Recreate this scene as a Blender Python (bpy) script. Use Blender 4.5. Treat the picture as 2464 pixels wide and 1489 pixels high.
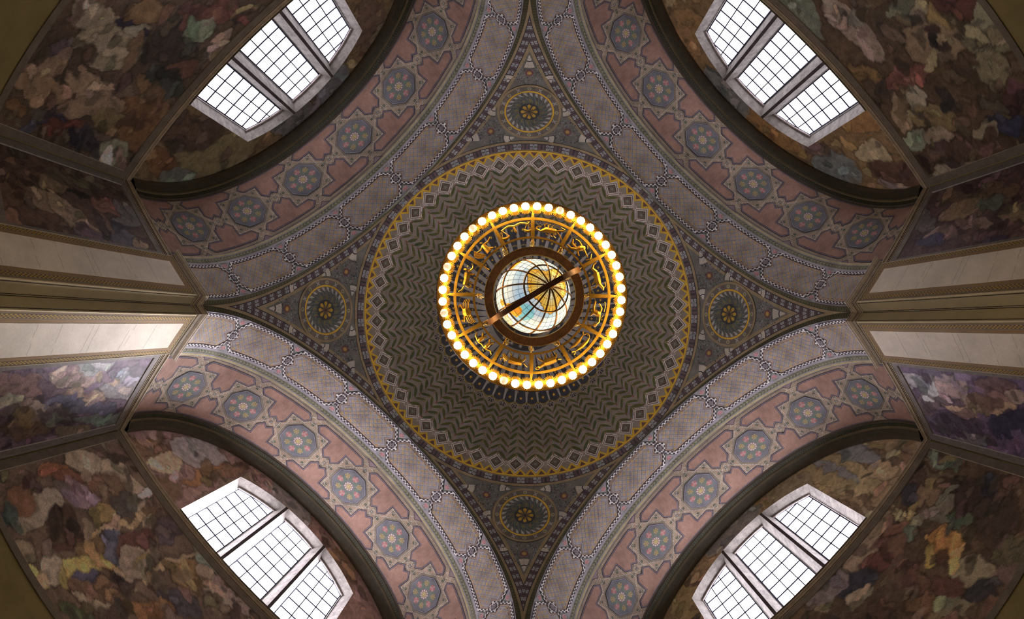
import bpy, math, random
import numpy as np
from mathutils import Vector, Matrix
from mathutils.geometry import tessellate_polygon

for _o in list(bpy.data.objects):
    bpy.data.objects.remove(_o, do_unlink=True)
SC = bpy.context.scene
COL = SC.collection
PI = math.pi
ZS = 10.6                      # height of the springing line
# ------------------------------------------------------------------ camera
cam = bpy.data.cameras.new('camera')
cam_ob = bpy.data.objects.new('camera', cam)
COL.objects.link(cam_ob)
cam.type = 'PANO'              # the photograph was taken with a full-frame fisheye pointed at the dome
cam.sensor_fit = 'HORIZONTAL'
cam.sensor_width = 36.0
for _h in (cam, getattr(cam, 'cycles', None)):
    if _h is None:
        continue
    try:
        _h.panorama_type = 'FISHEYE_EQUISOLID'
        _h.fisheye_lens = 17.1
        _h.fisheye_fov = math.radians(200)
    except Exception:
        pass
cam.clip_start = 0.05
cam.clip_end = 200
_tx, _ty, _yaw = -0.0276, -0.0222, 0.0107
_rx = Matrix(((math.cos(_tx), 0, math.sin(_tx)), (0, 1, 0), (-math.sin(_tx), 0, math.cos(_tx))))
_ry = Matrix(((1, 0, 0), (0, math.cos(_ty), math.sin(_ty)), (0, -math.sin(_ty), math.cos(_ty))))
_rz = Matrix(((math.cos(_yaw), math.sin(_yaw), 0), (-math.sin(_yaw), math.cos(_yaw), 0), (0, 0, 1)))
_m = _rz @ _ry @ _rx
_R = Matrix((_m.col[0], -_m.col[1], -_m.col[2])).transposed()
cam_ob.matrix_world = Matrix.Translation((-0.070, 0.218, 1.6)) @ _R.to_4x4()
SC.camera = cam_ob
# ------------------------------------------------------------------ world, exposure
W = bpy.data.worlds.new('world')
SC.world = W
W.use_nodes = True
W.node_tree.nodes['Background'].inputs[0].default_value = (0.6, 0.7, 0.85, 1)
W.node_tree.nodes['Background'].inputs[1].default_value = 0.3
SC.view_settings.view_transform = 'Standard'
SC.view_settings.look = 'None'
SC.view_settings.gamma = 1.0
SC.view_settings.use_curve_mapping = False
SC.view_settings.exposure = 0.0
SC.cycles.filter_width = 1.0
SC.cycles.use_light_tree = False
SC.cycles.max_bounces = 5
SC.cycles.diffuse_bounces = 3
SC.cycles.glossy_bounces = 2
SC.cycles.transmission_bounces = 2
SC.cycles.transparent_max_bounces = 6
SC.cycles.caustics_reflective = False
SC.cycles.caustics_refractive = False
WINDOW_LIGHT = {'north': 3.8, 'east': 3.8, 'south': 10.0, 'west': 12.5}   # daylight in the frosted panes; half of what falls on them passes straight through
# low sun outside the west window
sun = bpy.data.lights.new('sun', 'SUN')
sun.energy = 215.0
sun.angle = math.radians(62)
sun.color = (0.97, 0.94, 1.04)
sun_ob = bpy.data.objects.new('sun', sun)
COL.objects.link(sun_ob)
sun_ob.location = (-2.0, 16.0, 22.0)
sun_ob.rotation_euler = Vector((-0.198, -1.216, -1.2)).to_track_quat('-Z', 'Y').to_euler()
WINDOW_COLOR = (1.0, 0.95, 1.05)
BULB_LIGHT = 44.0
BULB_COLOR = (1.0, 0.68, 0.27)

# ------------------------------------------------------------------ helpers
rnd = random.Random(7)


def tag(o, label=None, cat=None, group=None, kind=None):
    if label: o['label'] = label
    if cat: o['category'] = cat
    if group: o['group'] = group
    if kind: o['kind'] = kind
    return o


def srgb(r, g, b):
    f = lambda c: c / 12.92 if c <= 0.04045 else ((c + 0.055) / 1.055) ** 2.4
    return (f(r / 255), f(g / 255), f(b / 255))


class MB:
    """collects coloured faces, then links them as one mesh object"""
    def __init__(self):
        self.v, self.f, self.c = [], [], []

    def face(self, pts, col):
        n = len(self.v)
        self.v += [tuple(p) for p in pts]
        self.f.append(tuple(range(n, n + len(pts))))
        self.c.append(col)

    def box(self, lo, hi, col, mat=None):
        x0, y0, z0 = lo
        x1, y1, z1 = hi
        p = [(x0, y0, z0), (x1, y0, z0), (x1, y1, z0), (x0, y1, z0), (x0, y0, z1), (x1, y0, z1), (x1, y1, z1), (x0, y1, z1)]
        if mat is not None:
            p = [tuple(mat @ Vector(q)) for q in p]
        for q in ((3, 2, 1, 0), (4, 5, 6, 7), (0, 1, 5, 4), (1, 2, 6, 5), (2, 3, 7, 6), (3, 0, 4, 7)):
            self.face([p[i] for i in q], col)

    def tube(self, pts, rad, col, n=6, closed=False, cap=True):
        """swept tube through 3-D points; rad a number or a list"""
        pts = [Vector(p) for p in pts]
        m = len(pts)
        rad = rad if isinstance(rad, (list, tuple)) else [rad] * m
        rings = []
        prev = None
        for i, p in enumerate(pts):
            a = pts[(i - 1) % m] if (closed or i > 0) else p
            b = pts[(i + 1) % m] if (closed or i < m - 1) else p
            d = (b - a).normalized()
            if prev is None:
                x = d.orthogonal().normalized()
            else:
                x = (prev - d * prev.dot(d)).normalized()
            prev = x
            y = d.cross(x)
            rings.append([p + (x * math.cos(2 * PI * k / n) + y * math.sin(2 * PI * k / n)) * rad[i] for k in range(n)])
        for i in range(m if closed else m - 1):
            r0, r1 = rings[i], rings[(i + 1) % m]
            for k in range(n):
                self.face([r0[k], r0[(k + 1) % n], r1[(k + 1) % n], r1[k]], col)
        if cap and not closed:
            self.face(rings[0][::-1], col)
            self.face(rings[-1], col)

    def lathe(self, prof, n, col, cx=0, cy=0, a0=0, a1=2 * PI):
        """prof: (r, z) list, spun about the vertical through cx, cy"""
        full = abs(a1 - a0 - 2 * PI) < 1e-6
        k = n if full else n + 1
        rings = [[(cx + r * math.cos(a0 + (a1 - a0) * i / n), cy + r * math.sin(a0 + (a1 - a0) * i / n), z) for i in range(k)] for r, z in prof]
        for a, b in zip(rings, rings[1:]):
            for i in range(n):
                j = (i + 1) % k
                self.face([a[i], a[j], b[j], b[i]], col)

    def sphere(self, c, r, col, nu=10, nv=6, sx=1, sy=1, sz=1):
        P = lambda i, j: (c[0] + sx * r * math.sin(PI * j / nv) * math.cos(2 * PI * i / nu), c[1] + sy * r * math.sin(PI * j / nv) * math.sin(2 * PI * i / nu), c[2] + sz * r * math.cos(PI * j / nv))
        for j in range(nv):
            for i in range(nu):
                q = [P(i, j), P(i, j + 1), P(i + 1, j + 1), P(i + 1, j)]
                if j == 0: q = q[:3]
                elif j == nv - 1: q = [q[0], q[1], q[3]]
                self.face(q, col)

    def build(self, name, mat, parent=None, smooth=False, weld=False):
        me = bpy.data.meshes.new(name)
        me.from_pydata(self.v, [], self.f)
        at = me.color_attributes.new('Col', 'FLOAT_COLOR', 'CORNER')
        buf = np.ones((len(me.loops), 4), np.float32)
        i = 0
        for f, c in zip(self.f, self.c):
            buf[i:i + len(f), :3] = c
            i += len(f)
        at.data.foreach_set('color', buf.ravel())
        me.materials.append(mat)
        if weld:
            import bmesh
            bm = bmesh.new()
            bm.from_mesh(me)
            bmesh.ops.remove_doubles(bm, verts=bm.verts, dist=1e-5)
            bmesh.ops.recalc_face_normals(bm, faces=bm.faces)
            bm.to_mesh(me)
            bm.free()
        if smooth:
            me.polygons.foreach_set('use_smooth', [True] * len(me.polygons))
        me.update()
        o = bpy.data.objects.new(name, me)
        COL.objects.link(o)
        if parent is not None:
            o.parent = parent
        return o


def instance(o, parent, name=None, mat=None):
    c = o.copy()
    if name: c.name = name
    COL.objects.link(c)
    c.parent = parent
    if mat is not None:
        c.matrix_local = mat
    return c


def copy_tree(o, parent=None):
    c = o.copy()
    COL.objects.link(c)
    c.parent = parent
    for ch in list(o.children):
        copy_tree(ch, c)
    return c


def empty(name, loc=(0, 0, 0), rz=0):
    o = bpy.data.objects.new(name, None)
    COL.objects.link(o)
    o.location = loc
    o.rotation_euler = (0, 0, rz)
    return o


def clip_half(poly, ax, val, keep_less):
    out = []
    n = len(poly)
    for i in range(n):
        a, b = poly[i], poly[(i + 1) % n]
        ia = (a[ax] <= val) if keep_less else (a[ax] >= val)
        ib = (b[ax] <= val) if keep_less else (b[ax] >= val)
        if ia: out.append(a)
        if ia != ib:
            t = (val - a[ax]) / (b[ax] - a[ax])
            q = [a[0] + t * (b[0] - a[0]), a[1] + t * (b[1] - a[1])]
            q[ax] = val
            out.append(tuple(q))
    return out


def slices(poly, ax, step):
    lo = min(p[ax] for p in poly)
    hi = max(p[ax] for p in poly)
    if hi - lo <= step: return [poly]
    res = []
    k0, k1 = math.floor(lo / step), math.ceil(hi / step)
    for k in range(k0, k1):
        q = clip_half(clip_half(poly, ax, k * step, False), ax, (k + 1) * step, True) if hi > k * step else []
        if len(q) >= 3: res.append(q)
    return res


class Paint:
    """flat painted pieces laid on a curved surface: mp(x, y, lift) -> 3-D; cells: largest piece size along x and y"""
    LIFT = 0.002

    def __init__(self, mp, cx=None, cy=None, clip=None):
        self.mp, self.cx, self.cy, self.clip = mp, cx, cy, clip
        self.mb = MB()

    def poly(self, pts, col, layer=1):
        pts = [(p[0], p[1]) for p in pts]
        if self.clip is not None:
            for ax, val, less in self.clip:
                pts = clip_half(pts, ax, val, less)
                if len(pts) < 3: return
        big = (self.cx and max(p[0] for p in pts) - min(p[0] for p in pts) > self.cx) or (self.cy and max(p[1] for p in pts) - min(p[1] for p in pts) > self.cy)
        if not big:
            tris = [pts] if len(pts) <= 4 else [[pts[i] for i in t] for t in tessellate_polygon([[Vector((p[0], p[1], 0)) for p in pts]])]
            parts = tris
        else:
            tris = [[pts[i] for i in t] for t in tessellate_polygon([[Vector((p[0], p[1], 0)) for p in pts]])]
            parts = []
            for t in tris:
                a = slices(t, 0, self.cx) if self.cx else [t]
                for q in a:
                    parts += slices(q, 1, self.cy) if self.cy else [q]
        for q in parts:
            self.mb.face([self.mp(x, y, layer * self.LIFT) for x, y in q], col)

    def line(self, pts, w, col, layer=1, closed=False):
        """a strip of width w along a polyline with mitred corners"""
        m = len(pts)
        P = [Vector(p).to_2d() if not isinstance(p, Vector) else p for p in pts]
        L, R = [], []
        for i in range(m):
            p = P[i]
            d0 = (p - P[i - 1]).normalized() if (closed or i > 0) else None
            d1 = (P[(i + 1) % m] - p).normalized() if (closed or i < m - 1) else None
            d0 = d0 or d1
            d1 = d1 or d0
            t = (d0 + d1)
            t = t.normalized() if t.length > 1e-6 else d1
            n = Vector((-t.y, t.x))
            k = w / 2 / max(0.3, n.dot(Vector((-d1.y, d1.x))))
            L.append(p + n * k)
            R.append(p - n * k)
        for i in range(m if closed else m - 1):
            j = (i + 1) % m
            self.poly([L[i], L[j], R[j], R[i]], col, layer)

    def disc(self, x, y, r, col, layer=1, n=10, sx=1, sy=1, rot=0):
        self.poly([(x + sx * r * math.cos(2 * PI * k / n + rot), y + sy * r * math.sin(2 * PI * k / n + rot)) for k in range(n)], col, layer)

    def ring(self, x, y, r0, r1, col, layer=1, n=32):
        for k in range(n):
            a, b = 2 * PI * k / n, 2 * PI * (k + 1) / n
            self.poly([(x + r0 * math.cos(a), y + r0 * math.sin(a)), (x + r1 * math.cos(a), y + r1 * math.sin(a)), (x + r1 * math.cos(b), y + r1 * math.sin(b)), (x + r0 * math.cos(b), y + r0 * math.sin(b))], col, layer)

    def star(self, x, y, r, col, layer=1, n=5, inner=0.42, rot=0):
        self.poly([(x + (r if k % 2 == 0 else r * inner) * math.cos(PI * k / n + rot), y + (r if k % 2 == 0 else r * inner) * math.sin(PI * k / n + rot)) for k in range(2 * n)], col, layer)

    def checks(self, pts, w, cw, dark, light, layer=1, closed=False, dl=None):
        """a two-row chequered strip"""
        self.line(pts, w + 0.022, dl or dark, layer, closed)
        self.line(pts, w, light, layer + 1, closed)
        m = len(pts)
        for i in range(m if closed else m - 1):
            a = Vector(pts[i]).to_2d()
            b = Vector(pts[(i + 1) % m]).to_2d()
            L = (b - a).length
            d = (b - a) / L
            n = Vector((-d.y, d.x))
            k = max(1, int((L - w * 0.6) / cw))
            for j in range(k):
                s0 = w * 0.3 + j * (L - w * 0.6) / k
                s1 = s0 + (L - w * 0.6) / k
                h0, h1 = (0, w / 2) if j % 2 else (-w / 2, 0)
                self.poly([a + d * s0 + n * h0, a + d * s1 + n * h0, a + d * s1 + n * h1, a + d * s0 + n * h1], dark, layer + 2)

    def build(self, name, mat, parent=None):
        return self.mb.build(name, mat, parent)


# ------------------------------------------------------------------ materials
def paint_material(name, rough=0.75, wear=0.35, scale=2.2, grain=0.12, bump=0.15, metallic=0.0, attr=True, color=None, spec=0.3, gain=1.0):
    m = bpy.data.materials.new(name)
    m.use_nodes = True
    nt = m.node_tree
    N, Lk = nt.nodes, nt.links
    b = N['Principled BSDF']
    b.inputs['Roughness'].default_value = rough
    b.inputs['Metallic'].default_value = metallic
    b.inputs['Specular IOR Level'].default_value = spec
    if attr:
        a = N.new('ShaderNodeAttribute')
        a.attribute_name = 'Col'
        src = a.outputs['Color']
    else:
        a = N.new('ShaderNodeRGB')
        a.outputs[0].default_value = (*color, 1)
        src = a.outputs[0]
    tc = N.new('ShaderNodeTexCoord')
    n1 = N.new('ShaderNodeTexNoise')
    n1.inputs['Scale'].default_value = scale
    n1.inputs['Detail'].default_value = 6
    n1.inputs['Roughness'].default_value = 0.65
    Lk.new(tc.outputs['Object'], n1.inputs['Vector'])
    n2 = N.new('ShaderNodeTexNoise')
    n2.inputs['Scale'].default_value = 38
    n2.inputs['Detail'].default_value = 3
    Lk.new(tc.outputs['Object'], n2.inputs['Vector'])
    mr = N.new('ShaderNodeMapRange')
    mr.inputs[1].default_value = 0.3
    mr.inputs[2].default_value = 0.75
    mr.inputs[3].default_value = (1 - wear) * gain
    mr.inputs[4].default_value = (1 + wear * 0.5) * gain
    Lk.new(n1.outputs['Fac'], mr.inputs[0])
    mg = N.new('ShaderNodeMapRange')
    mg.inputs[1].default_value = 0.3
    mg.inputs[2].default_value = 0.7
    mg.inputs[3].default_value = 1 - grain
    mg.inputs[4].default_value = 1 + grain
    Lk.new(n2.outputs['Fac'], mg.inputs[0])
    mu = N.new('ShaderNodeMath')
    mu.operation = 'MULTIPLY'
    Lk.new(mr.outputs[0], mu.inputs[0])
    Lk.new(mg.outputs[0], mu.inputs[1])
    vm = N.new('ShaderNodeVectorMath')
    vm.operation = 'SCALE'
    Lk.new(src, vm.inputs[0])
    Lk.new(mu.outputs[0], vm.inputs['Scale'])
    Lk.new(vm.outputs[0], b.inputs['Base Color'])
    if bump:
        bp = N.new('ShaderNodeBump')
        bp.inputs['Strength'].default_value = bump
        bp.inputs['Distance'].default_value = 0.02
        Lk.new(n2.outputs['Fac'], bp.inputs['Height'])
        Lk.new(bp.outputs[0], b.inputs['Normal'])
    return m


def emission_material(name, col, strength):
    m = bpy.data.materials.new(name)
    m.use_nodes = True
    b = m.node_tree.nodes['Principled BSDF']
    b.inputs['Base Color'].default_value = (*[0.8 * c for c in col], 1)
    b.inputs['Roughness'].default_value = 0.4
    b.inputs['Emission Color'].default_value = (*col, 1)
    b.inputs['Emission Strength'].default_value = strength
    return m


M_PAINT = paint_material('painted_plaster', wear=0.34, gain=1.25)
M_WALL = paint_material('plaster_wall', wear=0.18, scale=1.2, grain=0.05, gain=1.15)
M_STONE = paint_material('cast_stone', wear=0.45, scale=5, grain=0.2, bump=0.3)
M_MURAL = paint_material('mural_canvas', wear=0.25, scale=9, grain=0.25, rough=0.6, bump=0.05)
M_TRIM = paint_material('trim_plaster', wear=0.3, scale=4, grain=0.1, rough=0.6)
M_GOLD = paint_material('gilt_bronze', wear=0.35, scale=6, grain=0.1, rough=0.34, metallic=0.75, bump=0.05, spec=0.5)
M_BRONZE = paint_material('shaded_bronze', wear=0.4, scale=8, grain=0.3, rough=0.4, metallic=0.6, bump=0.1, spec=0.4)
M_IRON = paint_material('glazing_bar_iron', wear=0.1, rough=0.5, bump=0)
M_PANE = {k: emission_material('frosted_pane_' + k, WINDOW_COLOR, s) for k, s in WINDOW_LIGHT.items()}
for _mt in M_PANE.values():
    _mt.cycles.emission_sampling = 'FRONT_BACK'
    _n = _mt.node_tree
    _mx = _n.nodes.new('ShaderNodeMixShader')
    _tr = _n.nodes.new('ShaderNodeBsdfTransparent')
    _n.links.new(_n.nodes['Principled BSDF'].outputs[0], _mx.inputs[1])
    _n.links.new(_tr.outputs[0], _mx.inputs[2])
    _n.links.new(_mx.outputs[0], _n.nodes['Material Output'].inputs['Surface'])
M_BULB = emission_material('lit_bulb', BULB_COLOR, BULB_LIGHT)
M_BULB_DIM = emission_material('dim_bulb', (1.0, 0.70, 0.45), 0.85)

# ------------------------------------------------------------------ paint colours (reflectance)
TAN = (0.44, 0.33, 0.24)
PINK = (0.31, 0.185, 0.135)
PURPLE = (0.13, 0.11, 0.14)
BLUEGREY = (0.145, 0.147, 0.155)
LAVENDER = (0.35, 0.325, 0.32)
WHITE = (0.72, 0.70, 0.66)
BLACK = (0.045, 0.035, 0.045)
YELLOW = (0.50, 0.35, 0.09)
OLIVE = (0.21, 0.16, 0.055)
GREEN = (0.07, 0.11, 0.045)
VINE = (0.17, 0.19, 0.12)
ROSE = (0.45, 0.18, 0.17)
GOLD = (0.72, 0.45, 0.045)
BROWN = (0.24, 0.17, 0.09)
MAROON = (0.16, 0.085, 0.075)
CREAM = (0.58, 0.52, 0.42)
SLATE = (0.15, 0.155, 0.165)
DOME_GROUND = (0.31, 0.255, 0.19)

ARMS = {'north': math.radians(225), 'east': math.radians(315), 'south': math.radians(45), 'west': math.radians(135)}
PIERS = {'top': math.radians(270), 'right': 0.0, 'bottom': math.radians(90), 'left': math.radians(180)}

# ================================================================== DOME
RD, ZD = 6.0, 12.54


def dome_map(x, y, l):
    a = x / max(y, 1e-6)
    r = RD - l
    s = y / RD
    return (r * s * math.cos(a), r * s * math.sin(a), ZD + r * math.sqrt(max(0, 1 - s * s)))


mb = MB()
NA = 144
rhos = [5.0 * math.sin(PI / 2 * k / 44) for k in range(0, 45)]
for k in range(44):
    for i in range(NA):
        a0, a1 = 2 * PI * i / NA, 2 * PI * (i + 1) / NA
        q = [dome_map(a0 * rhos[k], rhos[k], 0), dome_map(a0 * rhos[k + 1], rhos[k + 1], 0), dome_map(a1 * rhos[k + 1], rhos[k + 1], 0), dome_map(a1 * rhos[k], rhos[k], 0)]
        mb.face(q if k else q[:3], DOME_GROUND)
dome = mb.build('dome_ceiling', M_PAINT, smooth=True, weld=True)
tag(dome, 'shallow painted dome with green leaf chevrons above the chandelier', 'dome', kind='structure')
RZ = lambda a: Matrix.Rotation(a, 4, 'Z')
STEP = 2 * PI / 48


def around(o, n, off=0.0):
    """o stays at angle off; n-1 copies share its mesh"""
    o.matrix_local = RZ(off)
    for k in range(1, n):
        instance(o, o.parent, mat=RZ(off + 2 * PI * k / n))


def diamond(cx, cy, hx, hy):
    return [(cx, cy - hy), (cx + hx, cy), (cx, cy + hy), (cx - hx, cy)]


# interlaced diamonds of the border
p = Paint(dome_map, 0.14, 0.10)
LINE_W = (0.70, 0.63, 0.54)
p.poly(diamond(0, 4.715, 0.30, 0.21), LINE_W, 2)
p.poly(diamond(0, 4.715, 0.255, 0.178), (0.15, 0.11, 0.09), 3)
p.poly(diamond(0, 4.715, 0.228, 0.159), LINE_W, 4)
p.poly(diamond(0, 4.715, 0.182, 0.127), (0.12, 0.105, 0.07), 5)
for k in range(8):
    a = PI * k / 4
    p.line([(0, 4.715), (0.085 * math.cos(a), 4.715 + 0.06 * math.sin(a))], 0.016, (0.27, 0.25, 0.20), 6)
for sx, sy in ((0.10, 0), (-0.10, 0), (0, 0.07), (0, -0.07)):
    p.disc(sx, 4.715 + sy, 0.022, (0.30, 0.13, 0.10), 6, 6)
around(p.build('diamond_panel', M_PAINT, dome), 48, STEP / 2)
p = Paint(dome_map, 0.14, 0.10)
for h, c, ly in ((0.075, LINE_W, 7), (0.052, MAROON, 8), (0.036, LINE_W, 9), (0.018, BROWN, 10)):
    p.poly([(0, 4.722 - h * 0.9), (h, 4.722), (0, 4.722 + h * 0.9), (-h, 4.722)], c, ly)
around(p.build('corner_knot', M_PAINT, dome), 48, 0)
# gilded zigzag at the rim
p = Paint(dome_map, 0.14, 0.10)
hw = STEP / 4 * 4.9
p.poly([(-hw, 4.975), (0, 4.845), (hw, 4.975)], MAROON, 2)
p.line([(-hw * 0.98, 4.968), (0, 4.845), (hw * 0.98, 4.968)], 0.046, GOLD, 3)
p.line([(-hw, 4.978), (hw, 4.978)], 0.036, GOLD, 3)
p.line([(hw * 0.35, 4.93), (hw * 1.02, 4.955)], 0.022, GOLD, 4)
around(p.build('gilt_triangle', M_PAINT, dome), 96, STEP / 4)
# leaf chevrons: far too many small leaves to count one by one
def sector_map(base):
    cb, sb = math.cos(base), math.sin(base)

    def f(x, y, l):
        q = dome_map(x, y, l)
        return (q[0] * cb - q[1] * sb, q[0] * sb + q[1] * cb, q[2])
    return f


def leaf(pp, p0, p1, w, col, ly, dark=None):
    p0, p1 = Vector(p0), Vector(p1)
    d = (p1 - p0)
    n = Vector((-d.y, d.x)).normalized() * w
    q = [p0, p0 + d * 0.3 + n, p0 + d * 0.7 + n * 0.9, p1, p0 + d * 0.7 - n * 0.7, p0 + d * 0.3 - n * 0.8]
    if dark: pp.poly([p0 + d * -0.03, p0 + d * 0.3 + n * 1.35, p0 + d * 0.7 + n * 1.25, p1 + d * 0.03, p0 + d * 0.7 - n, p0 + d * 0.3 - n * 1.1], dark, ly)
    pp.poly(q, col, ly + 1)


LG = [(0.105, 0.12, 0.03), (0.085, 0.10, 0.025), (0.125, 0.125, 0.03), (0.08, 0.105, 0.035)]
LL = [(0.33, 0.28, 0.27), (0.29, 0.25, 0.26), (0.31, 0.26, 0.225)]
for k in range(48):
    p = Paint(sector_map(k * STEP), 0.5, 0.5)
    if k: p.mb = leaf_mb
    leaf_mb = p.mb
    P = lambda a, r: (a * r, r)
    for row in range(8):
        r0 = 3.16 + 0.183 * row
        for s in (-1, 1):
            q0, q1 = P(s * STEP / 2, r0), P(0, r0 + 0.21)
            j_ = lambda q: (q[0] + rnd.uniform(-.02, .02), q[1] + rnd.uniform(-.02, .02))
            leaf(p, j_(q0), j_(q1), rnd.uniform(0.028, 0.042), rnd.choice(LG), 1, (0.16, 0.135, 0.09))
            q0, q1 = P(s * STEP / 2, r0 + 0.085), P(0, r0 + 0.265)
            leaf(p, j_(q0), j_(q1), rnd.uniform(0.016, 0.028), rnd.choice(LL), 1, (0.20, 0.165, 0.15))
        if k % 2 == 0 or row % 2:
            rr = r0 + 0.17
            p.poly([P(-0.003, rr), P(0.003, rr), P(0.005, rr + 0.075), P(-0.005, rr + 0.075)], (0.26, 0.085, 0.06), 4)
        rr = r0 + 0.03
        p.poly([P(STEP / 2 - 0.0025, rr), P(STEP / 2 + 0.0025, rr), P(STEP / 2 + 0.004, rr + 0.07), P(STEP / 2 - 0.004, rr + 0.07)], (0.26, 0.16, 0.035), 4)
        a0 = (rnd.random() - 0.5) * 0.05
        p.line([P(STEP * 0.30, r0 + 0.1), P(STEP * 0.42, r0 + 0.2)], 0.008, (0.30, 0.22, 0.12), 4)
        p.line([P(-STEP * 0.30, r0 + 0.1), P(-STEP * 0.42, r0 + 0.2)], 0.008, (0.30, 0.22, 0.12), 4)
tag(p.build('leaf_pattern', M_PAINT, dome), kind='stuff')
# palmettes between the scallops
p = Paint(dome_map, 0.3, 0.3)
p.poly([(0, 2.99), (0.10, 3.10), (0.07, 3.18), (-0.07, 3.18), (-0.10, 3.10)], (0.06, 0.05, 0.055), 5)
for k in range(5):
    a = math.radians(-58 + 29 * k)
    c, s = math.cos(a), math.sin(a)
    p.line([(0.05 * s, 3.0 + 0.05 * c), (0.155 * s, 3.0 + 0.175 * c)], 0.02, (0.50, 0.45, 0.37), 6)
around(p.build('palmette', M_PAINT, dome), 48, 0)
# sunburst: scalloped starry panels and rays
NIGHT = (0.065, 0.065, 0.075)
OLV = (0.30, 0.22, 0.07)
p = Paint(dome_map, 0.5, 0.2)
h = STEP / 2


def scal(r, sag, n=6):
    return [((-h + 2 * h * i / n) * r, r + sag * (1 - ((i - n / 2) / (n / 2)) ** 2)) for i in range(n + 1)]


edge = scal(3.0, 0.085)
inner = [(-h * 1.36, 1.36), (h * 1.36, 1.36)]
p.poly(edge + [(h * 1.36, 1.36), (-h * 1.36, 1.36)], NIGHT, 5)
for r, sag, w in ((2.985, 0.085, 0.055), (2.63, 0.08, 0.05), (2.30, 0.07, 0.045), (1.99, 0.06, 0.04), (1.70, 0.05, 0.035)):
    q = scal(r, sag)
    p.line(q, w, OLV, 6)
for r, s in ((2.86, 0.062), (2.53, 0.055), (2.20, 0.05), (1.90, 0.04)):
    p.star(0, r, s, GOLD, 7, 5, 0.42, -PI / 2)
around(p.build('starry_scallop', M_PAINT, dome), 48, STEP / 2)
p = Paint(dome_map, 0.5, 0.2)
p.poly([(-0.09, 1.36), (0.09, 1.36), (0.07, 2.2), (0.024, 2.98), (-0.024, 2.98), (-0.07, 2.2)], (0.44, 0.41, 0.36), 8)
around(p.build('sun_ray', M_PAINT, dome), 48, 0)
p = Paint(dome_map, 0.12, 0.1)
for a in range(96):
    a0, a1 = 2 * PI * a / 96, 2 * PI * (a + 1) / 96
    for r0, r1, c, ly in ((1.28, 1.42, (0.36, 0.335, 0.30), 9), (1.0, 1.28, (0.075, 0.07, 0.065), 8), (0.86, 1.0, (0.36, 0.335, 0.30), 8), (0.80, 0.86, OLV, 8), (0.0001, 0.8, NIGHT, 7)):
        p.poly([(a0 * r0, r0), (a0 * r1, r1), (a1 * r1, r1), (a1 * r0, r0)], c, ly)
p.build('crown_ring', M_PAINT, dome)
p = Paint(dome_map, 0.3, 0.3)
p.star(0, 1.145, 0.085, (0.50, 0.48, 0.44), 10, 8, 0.45)
around(p.build('crown_star', M_PAINT, dome), 22, 0.06)

# ================================================================== PENDENTIVES
AS = 5.15                       # half side of the square under the dome
RP = AS * math.sqrt(2)
CX = 5.905
N0 = Vector((CX, 0, math.sqrt(RP * RP - CX * CX))) / RP
E2 = Vector((0, 1, 0))
E1 = E2.cross(N0)               # points down towards the pier


def pend_map(x, y, l):
    d = math.hypot(x, y)
    r = RP - l
    if d < 1e-9:
        v = N0 * r
    else:
        t = (E1 * x + E2 * y) / d
        v = (N0 * math.cos(d / RP) + t * math.sin(d / RP)) * r
    return (v.x, v.y, v.z + ZS)


def arch_uvz(phi, w, l):
    lam = PI / 4 - w / RP
    r = RP - l
    return r * math.sin(lam), r * math.cos(lam) * math.sin(phi), ZS + r * math.cos(lam) * math.cos(phi)


def wmax(phi):
    m = RP * (PI / 4 - math.atan(math.sin(phi)))
    c = math.sqrt(1 - (5.0 / RP) ** 2) / max(1e-6, math.cos(phi))
    if c < 1: m = min(m, RP * (PI / 4 - math.acos(c)))
    return max(0.0, m)


def arch_map(sgn):
    # arch axis at azimuth -sgn*45 deg from the corner direction; v grows towards the corner
    ang = -sgn * PI / 4
    ca, sa = math.cos(ang), math.sin(ang)

    def f(phi, w, l):
        u, v, z = arch_uvz(phi, min(w, wmax(phi)), l)
        v *= sgn
        return (u * ca - v * sa, u * sa + v * ca, z)
    return f


def ring_map(x, y, l):
    # x = azimuth * y, y = horizontal radius on the pendentive sphere
    a = x / y
    r = RP - l
    return (r * y / RP * math.cos(a), r * y / RP * math.sin(a), ZS + r * math.sqrt(1 - (y / RP) ** 2))


mb = MB()
for sgn in (1, -1):
    f_ = arch_map(sgn)
    n1, n2 = 120, 20
    phis = [PI / 2 * k / n1 for k in range(n1 + 1)]
    grid = [[f_(ph, wmax(ph) * k / n2, 0) for k in range(n2 + 1)] for ph in phis]
    for i in range(n1):
        for k in range(n2):
            mb.face([grid[i][k], grid[i + 1][k], grid[i + 1][k + 1], grid[i][k + 1]], (0.185, 0.175, 0.145))
pend0 = mb.build('pendentive_ceiling', M_PAINT, smooth=True, weld=True)
PB = (0.33, 0.25, 0.135)
BLK_D = (0.105, 0.085, 0.09)
BLK_W = (0.46, 0.45, 0.43)


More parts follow.
